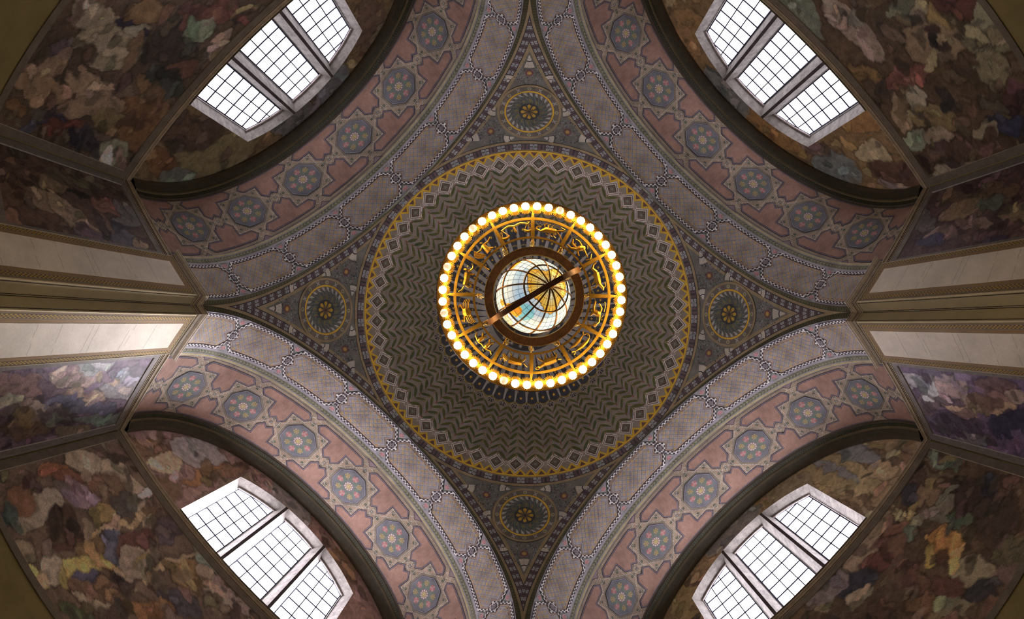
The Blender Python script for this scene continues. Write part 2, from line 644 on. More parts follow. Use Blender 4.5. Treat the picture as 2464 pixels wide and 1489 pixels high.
def block_run(P, x0, x1, y0, y1, n, ly, flip=False):
    """a run of the block pattern: white dotted squares between barred dark fields"""
    P.poly([(x0, y0), (x1, y0), (x1, y1), (x0, y1)], BLK_D, ly)
    h = (y1 - y0)
    for k in range(n):
        a = x0 + (x1 - x0) * (k + 0.06) / n
        b = x0 + (x1 - x0) * (k + 0.50) / n
        m = (a + b) / 2
        e = (x1 - x0) / n
        for (u0, u1) in ((a, a + (b - a) * 0.36), (b - (b - a) * 0.36, b)):
            for (v0, v1) in ((y0 + h * 0.04, y0 + h * 0.40), (y0 + h * 0.60, y0 + h * 0.96)):
                P.poly([(u0, v0), (u1, v0), (u1, v1), (u0, v1)], BLK_W, ly + 1)
                cu, cv = (u0 + u1) / 2, (v0 + v1) / 2
                q = 0.16
                P.poly([(cu - (u1 - u0) * q, cv - (v1 - v0) * q), (cu + (u1 - u0) * q, cv - (v1 - v0) * q), (cu + (u1 - u0) * q, cv + (v1 - v0) * q), (cu - (u1 - u0) * q, cv + (v1 - v0) * q)], BLACK, ly + 2)
        P.poly([(m - e * 0.05, y0 + h * 0.1), (m + e * 0.05, y0 + h * 0.1), (m + e * 0.05, y0 + h * 0.9), (m - e * 0.05, y0 + h * 0.9)], (0.25, 0.28, 0.29), ly + 1)
        for j in range(3):
            c = b + e * (0.12 + 0.125 * j)
            P.poly([(c, y0 + h * 0.08), (c + e * 0.045, y0 + h * 0.08), (c + e * 0.045, y0 + h * 0.92), (c, y0 + h * 0.92)], (0.21, 0.11, 0.10) if j != 1 else (0.045, 0.035, 0.04), ly + 1)


PH0, PH1 = math.radians(7), math.radians(88)
for sgn in (1, -1):
    p = Paint(arch_map(sgn), 0.02, 0.2)
    n = 26
    block_run(p, PH0, PH1, 0.085, 0.265, n, 3)
    for (w0, w1, c, ly) in ((0.0, 0.07, PB, 3), (0.068, 0.086, BLACK, 4), (0.264, 0.282, BLACK, 5), (0.28, 0.375, PB, 3)):
        p.poly([(PH0, w0), (PH1, w0), (PH1, w1), (PH0, w1)], c, ly)
    p.build('arch_border', M_PAINT, pend0)
p = Paint(ring_map, 0.10, 0.3)
A0 = PI / 4 * 0.999
R_ = lambda a, r: (a * r, r)
NB = 16
for k in range(NB):
    a0, a1 = -A0 + 2 * A0 * k / NB, -A0 + 2 * A0 * (k + 1) / NB
    rm = 5.1

    class _Q:  # convert azimuth, radius into the ring's own coordinates
        def poly(self, pts, col, ly): p.poly([R_(a, r) for a, r in pts], col, ly)
    block_run(_Q(), a0, a1, 5.035, 5.175, 1, 9)
    for j in range(4):
        b0, b1 = a0 + (a1 - a0) * j / 4, a0 + (a1 - a0) * (j + 1) / 4
        for r0, r1, c, ly in ((5.003, 5.022, BLACK, 9), (5.02, 5.037, PB, 9), (5.173, 5.186, BLACK, 10), (5.185, 5.245, PB, 8)):
            if abs((a0 + a1) / 2) > math.radians(36) and r0 > 5.18: continue
            p.poly([R_(b0, r0), R_(b1, r0), R_(b1, r1), R_(b0, r1)], c, ly)
p.build('ring_border', M_PAINT, pend0)
# medallion
p = Paint(pend_map, 0.16, 0.16)
p.disc(0, 0, 0.95, PB, 11, 48)
p.disc(0, 0, 0.885, (0.17, 0.14, 0.11), 12, 48)
for k in range(8):
    a = PI * k / 4
    c, s = math.cos(a), math.sin(a)
    T = lambda x, y: (c * (0.81 + x) - s * y, s * (0.81 + x) + c * y)
    p.poly([T(-0.06, 0), T(-0.03, 0.055), T(0.03, 0.055), T(0.06, 0), T(0.03, -0.055), T(-0.03, -0.055)], (0.40, 0.38, 0.30), 13)
    p.poly([T(-0.035, 0), T(-0.018, 0.032), T(0.018, 0.032), T(0.035, 0), T(0.018, -0.032), T(-0.018, -0.032)], (0.24, 0.20, 0.05), 14)
    a += PI / 8
    c, s = math.cos(a), math.sin(a)
    T = lambda x, y, c=c, s=s: (c * (0.81 + x) - s * y, s * (0.81 + x) + c * y)
    p.line([T(-0.06, -0.05), T(0.06, 0.05)], 0.03, (0.40, 0.38, 0.33), 13)
    p.line([T(-0.06, 0.05), T(0.06, -0.05)], 0.03, (0.40, 0.38, 0.33), 13)
p.ring(0, 0, 0.685, 0.735, GOLD, 13, 48)
p.disc(0, 0, 0.685, (0.085, 0.09, 0.095), 12, 48)
o = p.build('medallion', M_PAINT, pend0)
p = Paint(pend_map, 0.16, 0.16)
for k in range(24):
    a = 2 * PI * k / 24
    Q = lambda r, da: (r * math.cos(a + da), r * math.sin(a + da))
    p.poly([Q(0.675, 0), Q(0.66, 0.13), Q(0.585, 0.16), Q(0.545, 0.22), Q(0.555, 0.10), Q(0.61, 0.03)], (0.44, 0.42, 0.38), 13)
    p.poly([Q(0.60, 0.02), Q(0.56, 0.12), Q(0.47, 0.22), Q(0.38, 0.40), Q(0.36, 0.30), Q(0.45, 0.10)], (0.095, 0.125, 0.10), 13)
    p.line([Q(0.58, -0.02), Q(0.47, 0.09), Q(0.38, 0.27)], 0.014, (0.20, 0.21, 0.20), 14)
    if k % 2 == 0:
        p.line([Q(0.44, 0.0), Q(0.40, 0.10), Q(0.34, 0.12)], 0.025, (0.32, 0.24, 0.04), 14)
    else:
        p.disc(*Q(0.36, 0), 0.035, (0.11, 0.15, 0.075), 14, 7)
p.ring(0, 0, 0.27, 0.30, (0.05, 0.06, 0.06), 15, 32)
tag(p.build('leaf_swirl', M_PAINT, o))
p = Paint(pend_map, 0.16, 0.16)
p.disc(0, 0, 0.27, (0.075, 0.07, 0.06), 15, 24)
for k in range(8):
    a = PI * k / 4
    Q = lambda r, da: (r * math.cos(a + da), r * math.sin(a + da))
    p.poly([Q(0.03, 0), Q(0.13, -0.22), Q(0.21, -0.27), Q(0.245, -0.12), Q(0.255, 0), Q(0.245, 0.12), Q(0.21, 0.27), Q(0.13, 0.22)], (0.55, 0.34, 0.05), 16)
    p.line([Q(0.05, 0), Q(0.15, 0)], 0.014, BLACK, 17)
p.disc(0, 0, 0.032, BLACK, 18, 8)
p.build('gilt_flower', M_PAINT, o)
# rosettes with mottled foliage
ROS = [(-0.645, -1.16), (-0.645, 1.16), (1.365, 0.0)]
p = Paint(pend_map, 0.16, 0.16)
rr = random.Random(3)
for x0, y0 in ROS:
    for k in range(330):
        a, d = rr.random() * 2 * PI, 0.10 + 0.36 * math.sqrt(rr.random())
        x, y = x0 + d * math.cos(a), y0 + d * math.sin(a) * 0.95
        if math.hypot(x, y) < 0.97: continue
        p.star(x, y, rr.uniform(0.014, 0.03), rr.choice([(0.24, 0.25, 0.26), (0.06, 0.065, 0.07), (0.10, 0.14, 0.09), (0.30, 0.30, 0.31), (0.07, 0.075, 0.075), (0.17, 0.20, 0.24), (0.22, 0.11, 0.10)]), 2 + k % 3, 4, 0.5, a)
tag(p.build('foliage_pattern', M_PAINT, pend0), kind='stuff')
for x0, y0 in ROS:
    p = Paint(pend_map, 0.16, 0.16)
    p.star(x0, y0, 0.135, (0.17, 0.08, 0.08), 6, 12, 0.75)
    p.star(x0, y0, 0.085, (0.42, 0.24, 0.07), 7, 10, 0.7)
    p.disc(x0, y0, 0.035, (0.52, 0.36, 0.12), 8, 8)
    p.build('rosette', M_PAINT, pend0)
# cream fans: (x, y, opening direction in degrees, size)
FANS = [(2.06, 0.0, 180, 0.52, 17), (1.02, -0.62, 12, 0.30, 24), (1.02, 0.62, -12, 0.30, 24), (-0.90, -0.42, -100, 0.36, 24), (-0.90, 0.42, 100, 0.36, 24),
        (0.22, -0.98, -152, 0.34, 24), (0.22, 0.98, 152, 0.34, 24), (-0.88, -1.95, 78, 0.44, 20), (-0.88, 1.95, -78, 0.44, 20)]
for x0, y0, ad, sz, half in FANS:
    p = Paint(pend_map, 0.16, 0.16)
    nr = 7
    for k in range(nr):
        a0 = math.radians(ad - half + 2 * half * (k + 0.04) / nr)
        a1 = math.radians(ad - half + 2 * half * (k + 0.94) / nr)
        am = (a0 + a1) / 2
        Q = lambda r, a: (x0 + r * math.cos(a), y0 + r * math.sin(a))
        p.poly([Q(sz * 0.52, a0), Q(sz * 0.93, a0), Q(sz, am), Q(sz * 0.93, a1), Q(sz * 0.52, a1)], (0.60, 0.55, 0.45), 7)
        p.disc(*Q(sz * 1.05, am), 0.014, BLACK, 8, 6)
    a0, a1 = math.radians(ad - half), math.radians(ad + half)
    p.poly([Q(0.04, a0), Q(sz * 0.46, a0), Q(sz * 0.49, math.radians(ad)), Q(sz * 0.46, a1), Q(0.04, a1)], (0.54, 0.50, 0.42), 7)
    p.poly([Q(sz * 0.46, a0), Q(sz * 0.53, a0), Q(sz * 0.56, math.radians(ad)), Q(sz * 0.53, a1), Q(sz * 0.46, a1), Q(sz * 0.49, math.radians(ad))], BLACK, 8)
    p.build('fan', M_PAINT, pend0)
PLAB = {'top': 'painted pendentive with round medallion at the top of the picture', 'right': 'painted pendentive with round medallion over the pier at the right', 'bottom': 'painted pendentive with round medallion at the bottom of the picture', 'left': 'painted pendentive with round medallion over the pier at the left'}
for i, (nm, a) in enumerate(PIERS.items()):
    o = pend0 if i == 0 else copy_tree(pend0)
    o.rotation_euler = (0, 0, a)
    tag(o, PLAB[nm], 'pendentive', 'four pendentives carrying the dome', 'structure')

# ================================================================== ARCH BANDS (hexagon soffits)
RA, UA0, UA1 = 4.95, 5.15, 6.62
RX = lambda a: Matrix.Translation((0, 0, ZS)) @ Matrix.Rotation(-a, 4, 'X') @ Matrix.Translation((0, 0, -ZS))


def cyl_map(R):
    def f(s, t, l):
        a = s / R
        return (t, (R - l) * math.sin(a), ZS + (R - l) * math.cos(a))
    return f


def face_map(s, t, l):
    # vertical face of the arch towards the dome: s = angle * AS, t = radius
    a = s / AS
    return (UA0 - l, t * math.sin(a), ZS + t * math.cos(a))


amap = cyl_map(RA)
mb = MB()
NS = 144
for i in range(NS):
    s0, s1 = RA * (-PI / 2 + PI * i / NS), RA * (-PI / 2 + PI * (i + 1) / NS)
    mb.face([amap(s0, UA0, 0), amap(s1, UA0, 0), amap(s1, UA1, 0), amap(s0, UA1, 0)], (0.30, 0.285, 0.30))
    a0, a1 = s0 / RA, s1 / RA
    F = lambda u, a, r: (u, r * math.sin(a), ZS + r * math.cos(a))
    mb.face([F(UA0, a0, RA), F(UA0, a0, AS + 0.02), F(UA0, a1, AS + 0.02), F(UA0, a1, RA)], (0.10, 0.09, 0.05))
    mb.face([F(UA1, a0, RA), F(UA1, a1, RA), F(UA1, a1, 5.25), F(UA1, a0, 5.25)], TAN)
arch0 = mb.build('arch_ceiling', M_PAINT)
HP = math.radians(24.2)
TC = 5.735


def hex_panel(clip=None):
    p = Paint(amap, 0.12, 0.6, clip)
    T = lambda pts: [(x, TC + y) for x, y in pts]
    outl = [(-0.80, -0.475), (0.80, -0.475), (1.06, -0.165), (0.86, 0.0), (1.06, 0.165), (0.80, 0.475), (-0.80, 0.475), (-1.06, 0.165), (-0.86, 0.0), (-1.06, -0.165)]

    def shrink(q, d):
        m = len(q)
        res = []
        for i in range(m):
            a, b, c = Vector(q[i - 1]), Vector(q[i]), Vector(q[(i + 1) % m])
            d0, d1 = (b - a).normalized(), (c - b).normalized()
            n0, n1 = Vector((-d0.y, d0.x)), Vector((-d1.y, d1.x))
            n = (n0 + n1)
            n = n / n.length_squared * 2 * d
            res.append((b.x + n.x, b.y + n.y))
        return res
    p.poly(T(shrink(outl, 0.01)), (0.12, 0.10, 0.11), 1)
    p.poly(T(shrink(outl, 0.022)), TAN, 2)
    p.poly(T(shrink(outl, 0.050)), (0.20, 0.15, 0.14), 3)
    p.poly(T(shrink(outl, 0.058)), (0.42, 0.31, 0.22), 4)
    q = shrink(outl, 0.085)
    p.poly(T(q), PURPLE, 5)
    p.poly(T(shrink(outl, 0.097)), LAVENDER, 6)
    return p, q, T


def in_poly(x, y, q):
    c = False
    for i in range(len(q)):
        (x0, y0), (x1, y1) = q[i - 1], q[i]
        if (y0 > y) != (y1 > y) and x < (x1 - x0) * (y - y0) / (y1 - y0) + x0: c = not c
    return c


def hex_flowers(q, T, clip=None, seed=1, d=0.128):
    p = Paint(amap, 0.5, 0.6, clip)
    qs = [(x * 0.955, y * 0.93) for x, y in q]
    r2 = random.Random(seed)
    for i in range(-14, 15):
        for j in range(-14, 15):
            x, y = (i - j) * d * 0.707, (i + j) * d * 0.707
            if not in_poly(x, y, qs) or abs(x) > 1.0: continue
            c = r2.choice([(0.46, 0.34, 0.13), (0.50, 0.36, 0.10), (0.40, 0.31, 0.18), (0.44, 0.36, 0.22)])
            p.disc(x, TC + y, 0.043, c, 8, 8)
            p.disc(x, TC + y, 0.022, (0.42, 0.36, 0.30), 9, 6)
            p.disc(x, TC + y, 0.013, (0.36, 0.10, 0.06), 10, 5)
    # diagonal lattice between the flowers
    for k in range(-14, 15):
        for sg in (1, -1):
            off = (k + 0.5) * d * 1.414
            run = None
            for m in range(-44, 45):
                x = m * 0.022
                y = sg * (x - off)
                ok = in_poly(x, y, qs)
                if ok and run is None: run = (x, y)
                if (not ok or m == 44) and run is not None:
                    x1 = x - 0.022
                    if x1 - run[0] > 0.04: p.line([(run[0], TC + run[1]), (x1, TC + sg * (x1 - off))], 0.011, (0.25, 0.22, 0.23), 7)
                    run = None
    return p


p, q, T = hex_panel()
hexo = p.build('hexagon_panel', M_PAINT, arch0)
hexf = hex_flowers(q, T).build('flower_pattern', M_PAINT, hexo)
hexf['kind'] = 'stuff'
hex_angles = [HP * (k + 0.5) for k in range(-3, 3)]
hexo.matrix_local = RX(hex_angles[0])
for a in hex_angles[1:]:
    o = instance(hexo, arch0, mat=RX(a))
    instance(hexf, o)
for sg in (1, -1):
    cl = [(0, RA * PI / 2 - RA * HP * 3.5 - 0.06, True)] if sg > 0 else [(0, -(RA * PI / 2 - RA * HP * 3.5) + 0.06, False)]
    p, q, T = hex_panel(cl)
    o = p.build('end_panel', M_PAINT, arch0)
    o.matrix_local = RX(sg * HP * 3.5)
    cl2 = [(0, cl[0][1] - sg * 0.10, cl[0][2])]
    f = hex_flowers(q, T, cl2, 5).build('flower_pattern', M_PAINT, o)
    f['kind'] = 'stuff'
# chequered straps: overlapping long hexagons, knotted where they meet
smax = RA * PI / 2 - 0.05
p = Paint(amap, 0.12, 0.6, [(0, smax, True), (0, -smax, False)])
Lh = RA * HP
for k in range(-4, 4):
    c = Lh * (k + 0.5)
    q = [(c - 0.79, TC - 0.505), (c + 0.79, TC - 0.505), (c + Lh / 2 + 0.165, TC), (c + 0.79, TC + 0.505), (c - 0.79, TC + 0.505), (c - Lh / 2 - 0.165, TC)]
    p.checks(q, 0.078, 0.062, (0.075, 0.06, 0.065), WHITE, 7, True, (0.05, 0.045, 0.05))
p.build('chequered_strap', M_PAINT, arch0)
p = Paint(amap, 0.12, 0.6)
for h_, c_, ly in ((0.10, (0.07, 0.055, 0.065), 11), (0.085, (0.34, 0.31, 0.31), 12), (0.062, (0.09, 0.07, 0.08), 13), (0.048, (0.30, 0.26, 0.27), 14), (0.02, (0.10, 0.07, 0.08), 15)):
    p.poly([(0, TC - h_ * 1.15), (h_, TC), (0, TC + h_ * 1.15), (-h_, TC)], c_, ly)
kn = p.build('knot', M_PAINT, arch0)
kn.matrix_local = RX(-3 * HP)
for k in range(-2, 4): instance(kn, arch0, mat=RX(k * HP))
# flower sprigs in the gaps beside the knots
for sy in (-1, 1):
    p = Paint(amap, 0.12, 0.6)
    y0 = TC + sy * 0.50
    p.poly([(-0.26, y0 + sy * 0.03), (0, y0 - sy * 0.22), (0.26, y0 + sy * 0.03), (0.1, y0 + sy * 0.09), (-0.1, y0 + sy * 0.09)], (0.30, 0.29, 0.30), 2)
    p.line([(-0.21, y0 + sy * 0.02), (0, y0 - sy * 0.18), (0.21, y0 + sy * 0.02)], 0.014, GREEN, 3)
    for k in range(7):
        a = PI * (0.1 + 0.8 * k / 6)
        p.line([(0, y0 - sy * 0.10), (0.10 * math.cos(a), y0 - sy * 0.10 + sy * 0.14 * math.sin(a))], 0.024, ROSE if k % 2 else (0.50, 0.30, 0.28), 4)
    p.line([(-0.1, y0 + sy * 0.06), (0.1, y0 + sy * 0.06)], 0.02, VINE, 4)
    o = p.build('flower_sprig', M_PAINT, arch0)
    o.matrix_local = RX(-3 * HP)
    for k in range(-2, 4): instance(o, arch0, mat=RX(k * HP))
# plain edge lines of the soffit, vine border and gilt line at the back
p = Paint(amap, 0.12, 0.6)
S_ = RA * PI / 2
for t0, t1, c, ly in ((5.15, 5.19, (0.34, 0.33, 0.37), 1), (6.265, 6.28, (0.12, 0.10, 0.11), 1), (6.28, 6.32, (0.36, 0.34, 0.38), 1), (6.32, 6.37, (0.34, 0.32, 0.33), 1), (6.37, 6.52, (0.20, 0.19, 0.14), 1), (6.55, 6.60, (0.42, 0.35, 0.16), 2)):
    p.poly([(-S_, t0), (S_, t0), (S_, t1), (-S_, t1)], c, ly)
rr = random.Random(11)
for k in range(130):
    s = -S_ + 2 * S_ * (k + 0.5) / 130
    for sg in (1, -1):
        leaf(p, (s, 6.445), (s + 0.09, 6.445 + sg * 0.065), 0.019, rr.choice([(0.11, 0.13, 0.06), (0.08, 0.10, 0.05), (0.16, 0.165, 0.09)]), 2)
    leaf(p, (s + 0.03, 6.44), (s + 0.12, 6.45), 0.013, (0.34, 0.31, 0.20), 2)
p.build('edge_border', M_PAINT, arch0)
# leaf garland on the face of the arch
p = Paint(face_map, 0.12, 0.6)
for k in range(150):
    s = -S_ * 1.035 + 2 * S_ * 1.035 * (k + 0.5) / 150
    sg = 1 if s > 0 else -1
    leaf(p, (s, 5.12), (s + sg * 0.10, 4.985), 0.017, (0.17, 0.165, 0.11), 1, (0.055, 0.05, 0.025))
    leaf(p, (s + sg * 0.05, 5.115), (s + sg * 0.14, 5.0), 0.016, (0.10, 0.095, 0.035), 1)
p.build('leaf_garland', M_PAINT, arch0)
ALAB = {'north': 'hexagon patterned arch band springing from the left pier, upper one', 'east': 'hexagon patterned arch band springing from the right pier, upper one', 'south': 'hexagon patterned arch band springing from the right pier, lower one', 'west': 'brightly lit hexagon patterned arch band springing from the left pier, lower one'}
for i, (nm, a) in enumerate(ARMS.items()):
    o = arch0 if i == 0 else copy_tree(arch0)
    o.rotation_euler = (0, 0, a)
    tag(o, ALAB[nm], 'arch', 'four hexagon patterned arches', 'structure')

# ================================================================== VAULTS (star and octagon pattern)
RV, UV0, UV1 = 5.15, 6.60, 9.13
vmap = cyl_map(RV)
mb = MB()
for i in range(NS):
    s0, s1 = RV * (-PI / 2 + PI * i / NS), RV * (-PI / 2 + PI * (i + 1) / NS)
    mb.face([vmap(s0, UV0, 0), vmap(s1, UV0, 0), vmap(s1, 9.95, 0), vmap(s0, 9.95, 0)], (0.20, 0.165, 0.115))
vault0 = mb.build('vault_ceiling', M_PAINT)
VP = math.radians(24.5)
LV = RV * VP
TV = 7.99
GREENF = (0.05, 0.085, 0.06)
STRAP = (0.33, 0.25, 0.17)
DOT = (0.56, 0.52, 0.44)
# straps of the interlaced stars, with beads along their edges
SV = RV * PI / 2
p = Paint(vmap, 0.12, 0.6, [(0, SV, True), (0, -SV, False)])
bd = Paint(vmap, 0.12, 0.6, [(0, SV, True), (0, -SV, False)])


def beads(q, off, closed=True, pitch=0.052, size=0.0125):
    m = len(q)
    for i in range(m if closed else m - 1):
        a, b = Vector(q[i]), Vector(q[(i + 1) % m])
        d = (b - a)
        L = d.length
        d /= L
        n = Vector((-d.y, d.x))
        for j in range(int(L / pitch)):
            for o_ in ((off, -off) if off else (0,)):
                c = a + d * (pitch * (j + 0.5)) + n * o_
                if abs(c.x) > SV - 0.05 or c.y < 6.64 or c.y > 9.16: continue
                bd.poly([c + d * size + n * size, c - d * size + n * size, c - d * size - n * size, c + d * size - n * size], DOT, 6)


RS = 1.085
for k in range(-4, 5):
    c = LV * k
    for rot in (0, PI / 4):
        q = [(c + RS * math.cos(rot + PI / 2 * j), TV + RS * math.sin(rot + PI / 2 * j)) for j in range(4)]
        p.line(q, 0.215, (0.195, 0.165, 0.12), 1, True)
        p.line(q, 0.125, STRAP, 3, True)
        p.line(q, 0.009, (0.30, 0.20, 0.13), 4, True)
        beads(q, 0.085)
    # small blossoms in the star points and between the stars
    for j in range(8):
        a = PI / 4 * j
        x, y = c + 0.80 * math.cos(a), TV + 0.80 * math.sin(a)
        for m in range(5):
            b = a + 2 * PI * m / 5
            p.disc(x + 0.032 * math.cos(b), y + 0.032 * math.sin(b), 0.021, GREENF, 4, 6)
    x = c + LV / 2
    p.star(x, TV, 0.075, (0.12, 0.14, 0.14), 5, 4, 0.5, PI / 4)
    p.disc(x, TV, 0.03, (0.36, 0.33, 0.28), 6, 6)
for t, s_ in ((TV - RS - 0.04, -1), (TV + RS + 0.04, 1)):
    q = [(-SV, t), (SV, t)]
    p.line(q, 0.16, (0.195, 0.165, 0.12), 1)
    p.line(q, 0.08, STRAP, 3)
    beads(q, 0.062, False)
p.line([(-SV, 6.69), (SV, 6.69)], 0.02, (0.14, 0.11, 0.11), 4)
p.build('interlaced_strapwork', M_PAINT, vault0)
tag(bd.build('bead_pattern', M_PAINT, vault0), kind='stuff')
# octagon medallions
p = Paint(vmap, 0.12, 0.6)
octa = lambda r: [(r * math.cos(PI / 8 + PI / 4 * k), TV + r * math.sin(PI / 8 + PI / 4 * k)) for k in range(8)]
for r, c, ly in ((0.645, (0.10, 0.095, 0.115), 7), (0.615, (0.30, 0.31, 0.33), 8), (0.600, (0.09, 0.09, 0.11), 9), (0.585, BLUEGREY, 10)):
    p.poly(octa(r), c, ly)
octo = p.build('octagon_panel', M_PAINT, vault0)
p = Paint(vmap, 0.12, 0.6)
rr = random.Random(5)
for k in range(8):
    a = PI / 4 * k + PI / 8 * 0
    x, y = 0.37 * math.cos(a), TV + 0.37 * math.sin(a)
    c1, c2 = ((0.33, 0.13, 0.12), (0.38, 0.22, 0.20)) if k % 2 == 0 else ((0.34, 0.26, 0.09), (0.38, 0.30, 0.14))
    for m in range(6):
        b = 2 * PI * m / 6 + a
        p.disc(x + 0.075 * math.cos(b), y + 0.075 * math.sin(b), 0.046 if k % 2 == 0 else 0.033, c1 if m % 2 else c2, 12, 7)
    p.disc(x, y, 0.04, c2 if k % 2 == 0 else c1, 13, 7)
    a2 = a + PI / 8
    for sg in (-1, 1):
        leaf(p, (0.18 * math.cos(a2), TV + 0.18 * math.sin(a2)), (0.44 * math.cos(a2 + sg * 0.14), TV + 0.44 * math.sin(a2 + sg * 0.14)), 0.03, (0.13, 0.17, 0.12), 11)
    leaf(p, (0.15 * math.cos(a), TV + 0.15 * math.sin(a)), (0.33 * math.cos(a), TV + 0.33 * math.sin(a)), 0.022, (0.15, 0.19, 0.14), 11)
p.build('blossom_wreath', M_PAINT, octo)
p = Paint(vmap, 0.12, 0.6)
p.disc(0, TV, 0.16, (0.20, 0.13, 0.13), 12, 16)
for k in range(10):
    a = 2 * PI * k / 10
    p.disc(0.125 * math.cos(a), TV + 0.125 * math.sin(a), 0.033, (0.48, 0.40, 0.35), 13, 7)
p.disc(0, TV, 0.085, (0.46, 0.37, 0.17), 14, 12)
for k in range(6):
    a = 2 * PI * k / 6
    p.disc(0.045 * math.cos(a), TV + 0.045 * math.sin(a), 0.018, (0.30, 0.24, 0.10), 15, 5)
p.build('centre_rosette', M_PAINT, octo)
octo.matrix_local = RX(-3 * VP)
for k in range(-2, 4):
    o = instance(octo, vault0, mat=RX(k * VP))
    for ch in octo.children: instance(ch, o)


def tee(sy, clip=None):
    q = [(0.90, -0.92), (0.77, -1.065), (-0.77, -1.065), (-0.90, -0.92), (-0.78, -0.775), (-0.31, -0.775), (-0.305, -0.35), (-0.15, -0.18), (0, -0.32), (0.15, -0.18), (0.305, -0.35), (0.31, -0.775), (0.78, -0.775)]
    q = [(x, TV + (y + 0.0) * -sy) for x, y in q]

    def shrink(pts, d):
        m = len(pts)
        res = []
        ar = sum(pts[i - 1][0] * pts[i][1] - pts[i][0] * pts[i - 1][1] for i in range(m))
        s = 1 if ar > 0 else -1
        for i in range(m):
            a, b, c = Vector(pts[i - 1]), Vector(pts[i]), Vector(pts[(i + 1) % m])
            d0, d1 = (b - a).normalized(), (c - b).normalized()
            n = Vector((-d0.y, d0.x)) + Vector((-d1.y, d1.x))
            n = n / n.length_squared * 2 * d * s
            res.append((b.x + n.x, b.y + n.y))
        return res
    p = Paint(vmap, 0.12, 0.6, clip)
    p.poly(shrink(q, -0.056), (0.065, 0.052, 0.062), 7)
    p.poly(shrink(q, -0.028), (0.20, 0.18, 0.20), 8)
    p.poly(shrink(q, -0.008), (0.09, 0.065, 0.08), 9)
    p.poly(shrink(q, 0.008), PINK, 10)
    r3 = random.Random(2)
    # board marks left in the surface
    for k in range(9):
        x = -0.75 + 1.5 * k / 8 + r3.uniform(-0.03, 0.03)
        y0, y1 = (-1.05, -0.79) if abs(x) > 0.3 else (-1.05, -0.36)
        p.line([(x, TV - sy * y0), (x + 0.02, TV - sy * y1)], 0.007, (0.24, 0.13, 0.11), 11)
    return p


for sy in (1, -1):
    o = tee(sy).build('tee_panel', M_PAINT, vault0)
    ang = [VP * (k + 0.5) for k in range(-3, 3)]
    o.matrix_local = RX(ang[0])
    for a in ang[1:]: instance(o, vault0, mat=RX(a))
    for sg in (1, -1):
        lim = SV - VP * 3.5 * RV - 0.04
        o = tee(sy, [(0, lim, True)] if sg > 0 else [(0, -lim, False)]).build('end_panel', M_PAINT, vault0)
        o.matrix_local = RX(sg * VP * 3.5)
    p = Paint(vmap, 0.12, 0.6)
    y0 = TV - sy * (RS + 0.13)
    p.poly([(-0.22, TV - sy * -1.27), (0.22, TV - sy * -1.27), (0, TV - sy * -1.07)], (0.10, 0.08, 0.085), 7)
    p.poly([(-0.16, TV - sy * -1.25), (0.16, TV - sy * -1.25), (0, TV - sy * -1.10)], (0.25, 0.19, 0.19), 8)
    if sy == -1:
        o = p.build('corner_panel', M_PAINT, vault0)
        o.matrix_local = RX(-3 * VP)
        for k in range(-2, 4): instance(o, vault0, mat=RX(k * VP))
VLAB = {'north': 'dim vault with octagons above the upper window near the left pier', 'east': 'dim vault with octagons above the upper window near the right pier', 'south': 'vault with octagons and pink panels above the lower window near the right pier', 'west': 'bright vault with octagons and pink panels above the lower window near the left pier'}
for i, (nm, a) in enumerate(ARMS.items()):
    o = vault0 if i == 0 else copy_tree(vault0)
    o.rotation_euler = (0, 0, a)
    tag(o, VLAB[nm], 'vault', 'four octagon patterned vaults', 'structure')

# ================================================================== WALLS, PIERS, CORNICES
BACK = 9.87
SIDE = 5.2
WALLC = (0.24, 0.19, 0.075)
STONEC = (0.40, 0.37, 0.33)
WIN_C, WIN_R = 11.16, 3.78       # centre height and radius of the window head on the wall face
WIN_HALF, WIN_SILL = 2.5, 10.72


def win_top(v):
    return WIN_C + math.sqrt(WIN_R ** 2 - v * v)


def column_patch(mb, u, v0, v1, lo, hi, nv, nz, colf):
    for i in range(nv):
        a, b = v0 + (v1 - v0) * i / nv, v0 + (v1 - v0) * (i + 1) / nv
        for k in range(nz):
            q = []
            for v, t in ((a, k / nz), (b, k / nz), (b, (k + 1) / nz), (a, (k + 1) / nz)):
                q.append((u, v, lo(v) + (hi(v) - lo(v)) * t))
            mb.face(q, colf)


mb = MB()
mb.face([(BACK + 0.02, -SIDE, 0), (BACK + 0.02, SIDE, 0), (BACK + 0.02, SIDE, ZS), (BACK + 0.02, -SIDE, ZS)], WALLC)
arcv = lambda v: ZS + math.sqrt(max(0, 5.2 ** 2 - v * v))
for v0, v1, lo in ((-5.2, -WIN_HALF, lambda v: ZS), (-WIN_HALF, WIN_HALF, win_top), (WIN_HALF, 5.2, lambda v: ZS)):
    column_patch(mb, BACK + 0.02, v0, v1, lo, arcv, 24, 1, WALLC)
mb.face([(BACK + 0.02, -WIN_HALF, ZS), (BACK + 0.02, WIN_HALF, ZS), (BACK + 0.02, WIN_HALF, WIN_SILL), (BACK + 0.02, -WIN_HALF, WIN_SILL)], WALLC)
for s in (-1, 1):
    mb.face([(6.60, s * SIDE, 0), (BACK + 0.02, s * SIDE, 0), (BACK + 0.02, s * SIDE, ZS), (6.60, s * SIDE, ZS)], (0.26, 0.225, 0.18))
wall0 = mb.build('wall_north', M_WALL)
LOC = {'north': 'under the upper window near the left pier', 'east': 'under the upper window near the right pier', 'south': 'under the lower window near the right pier', 'west': 'under the lower window near the left pier'}
for i, (nm, a) in enumerate(ARMS.items()):
    o = wall0 if i == 0 else copy_tree(wall0)
    o.name = 'wall_' + nm
    o.rotation_euler = (0, 0, a)
    tag(o, 'plain olive plaster wall below the mural ' + LOC[nm], 'wall', 'four end walls', 'structure')


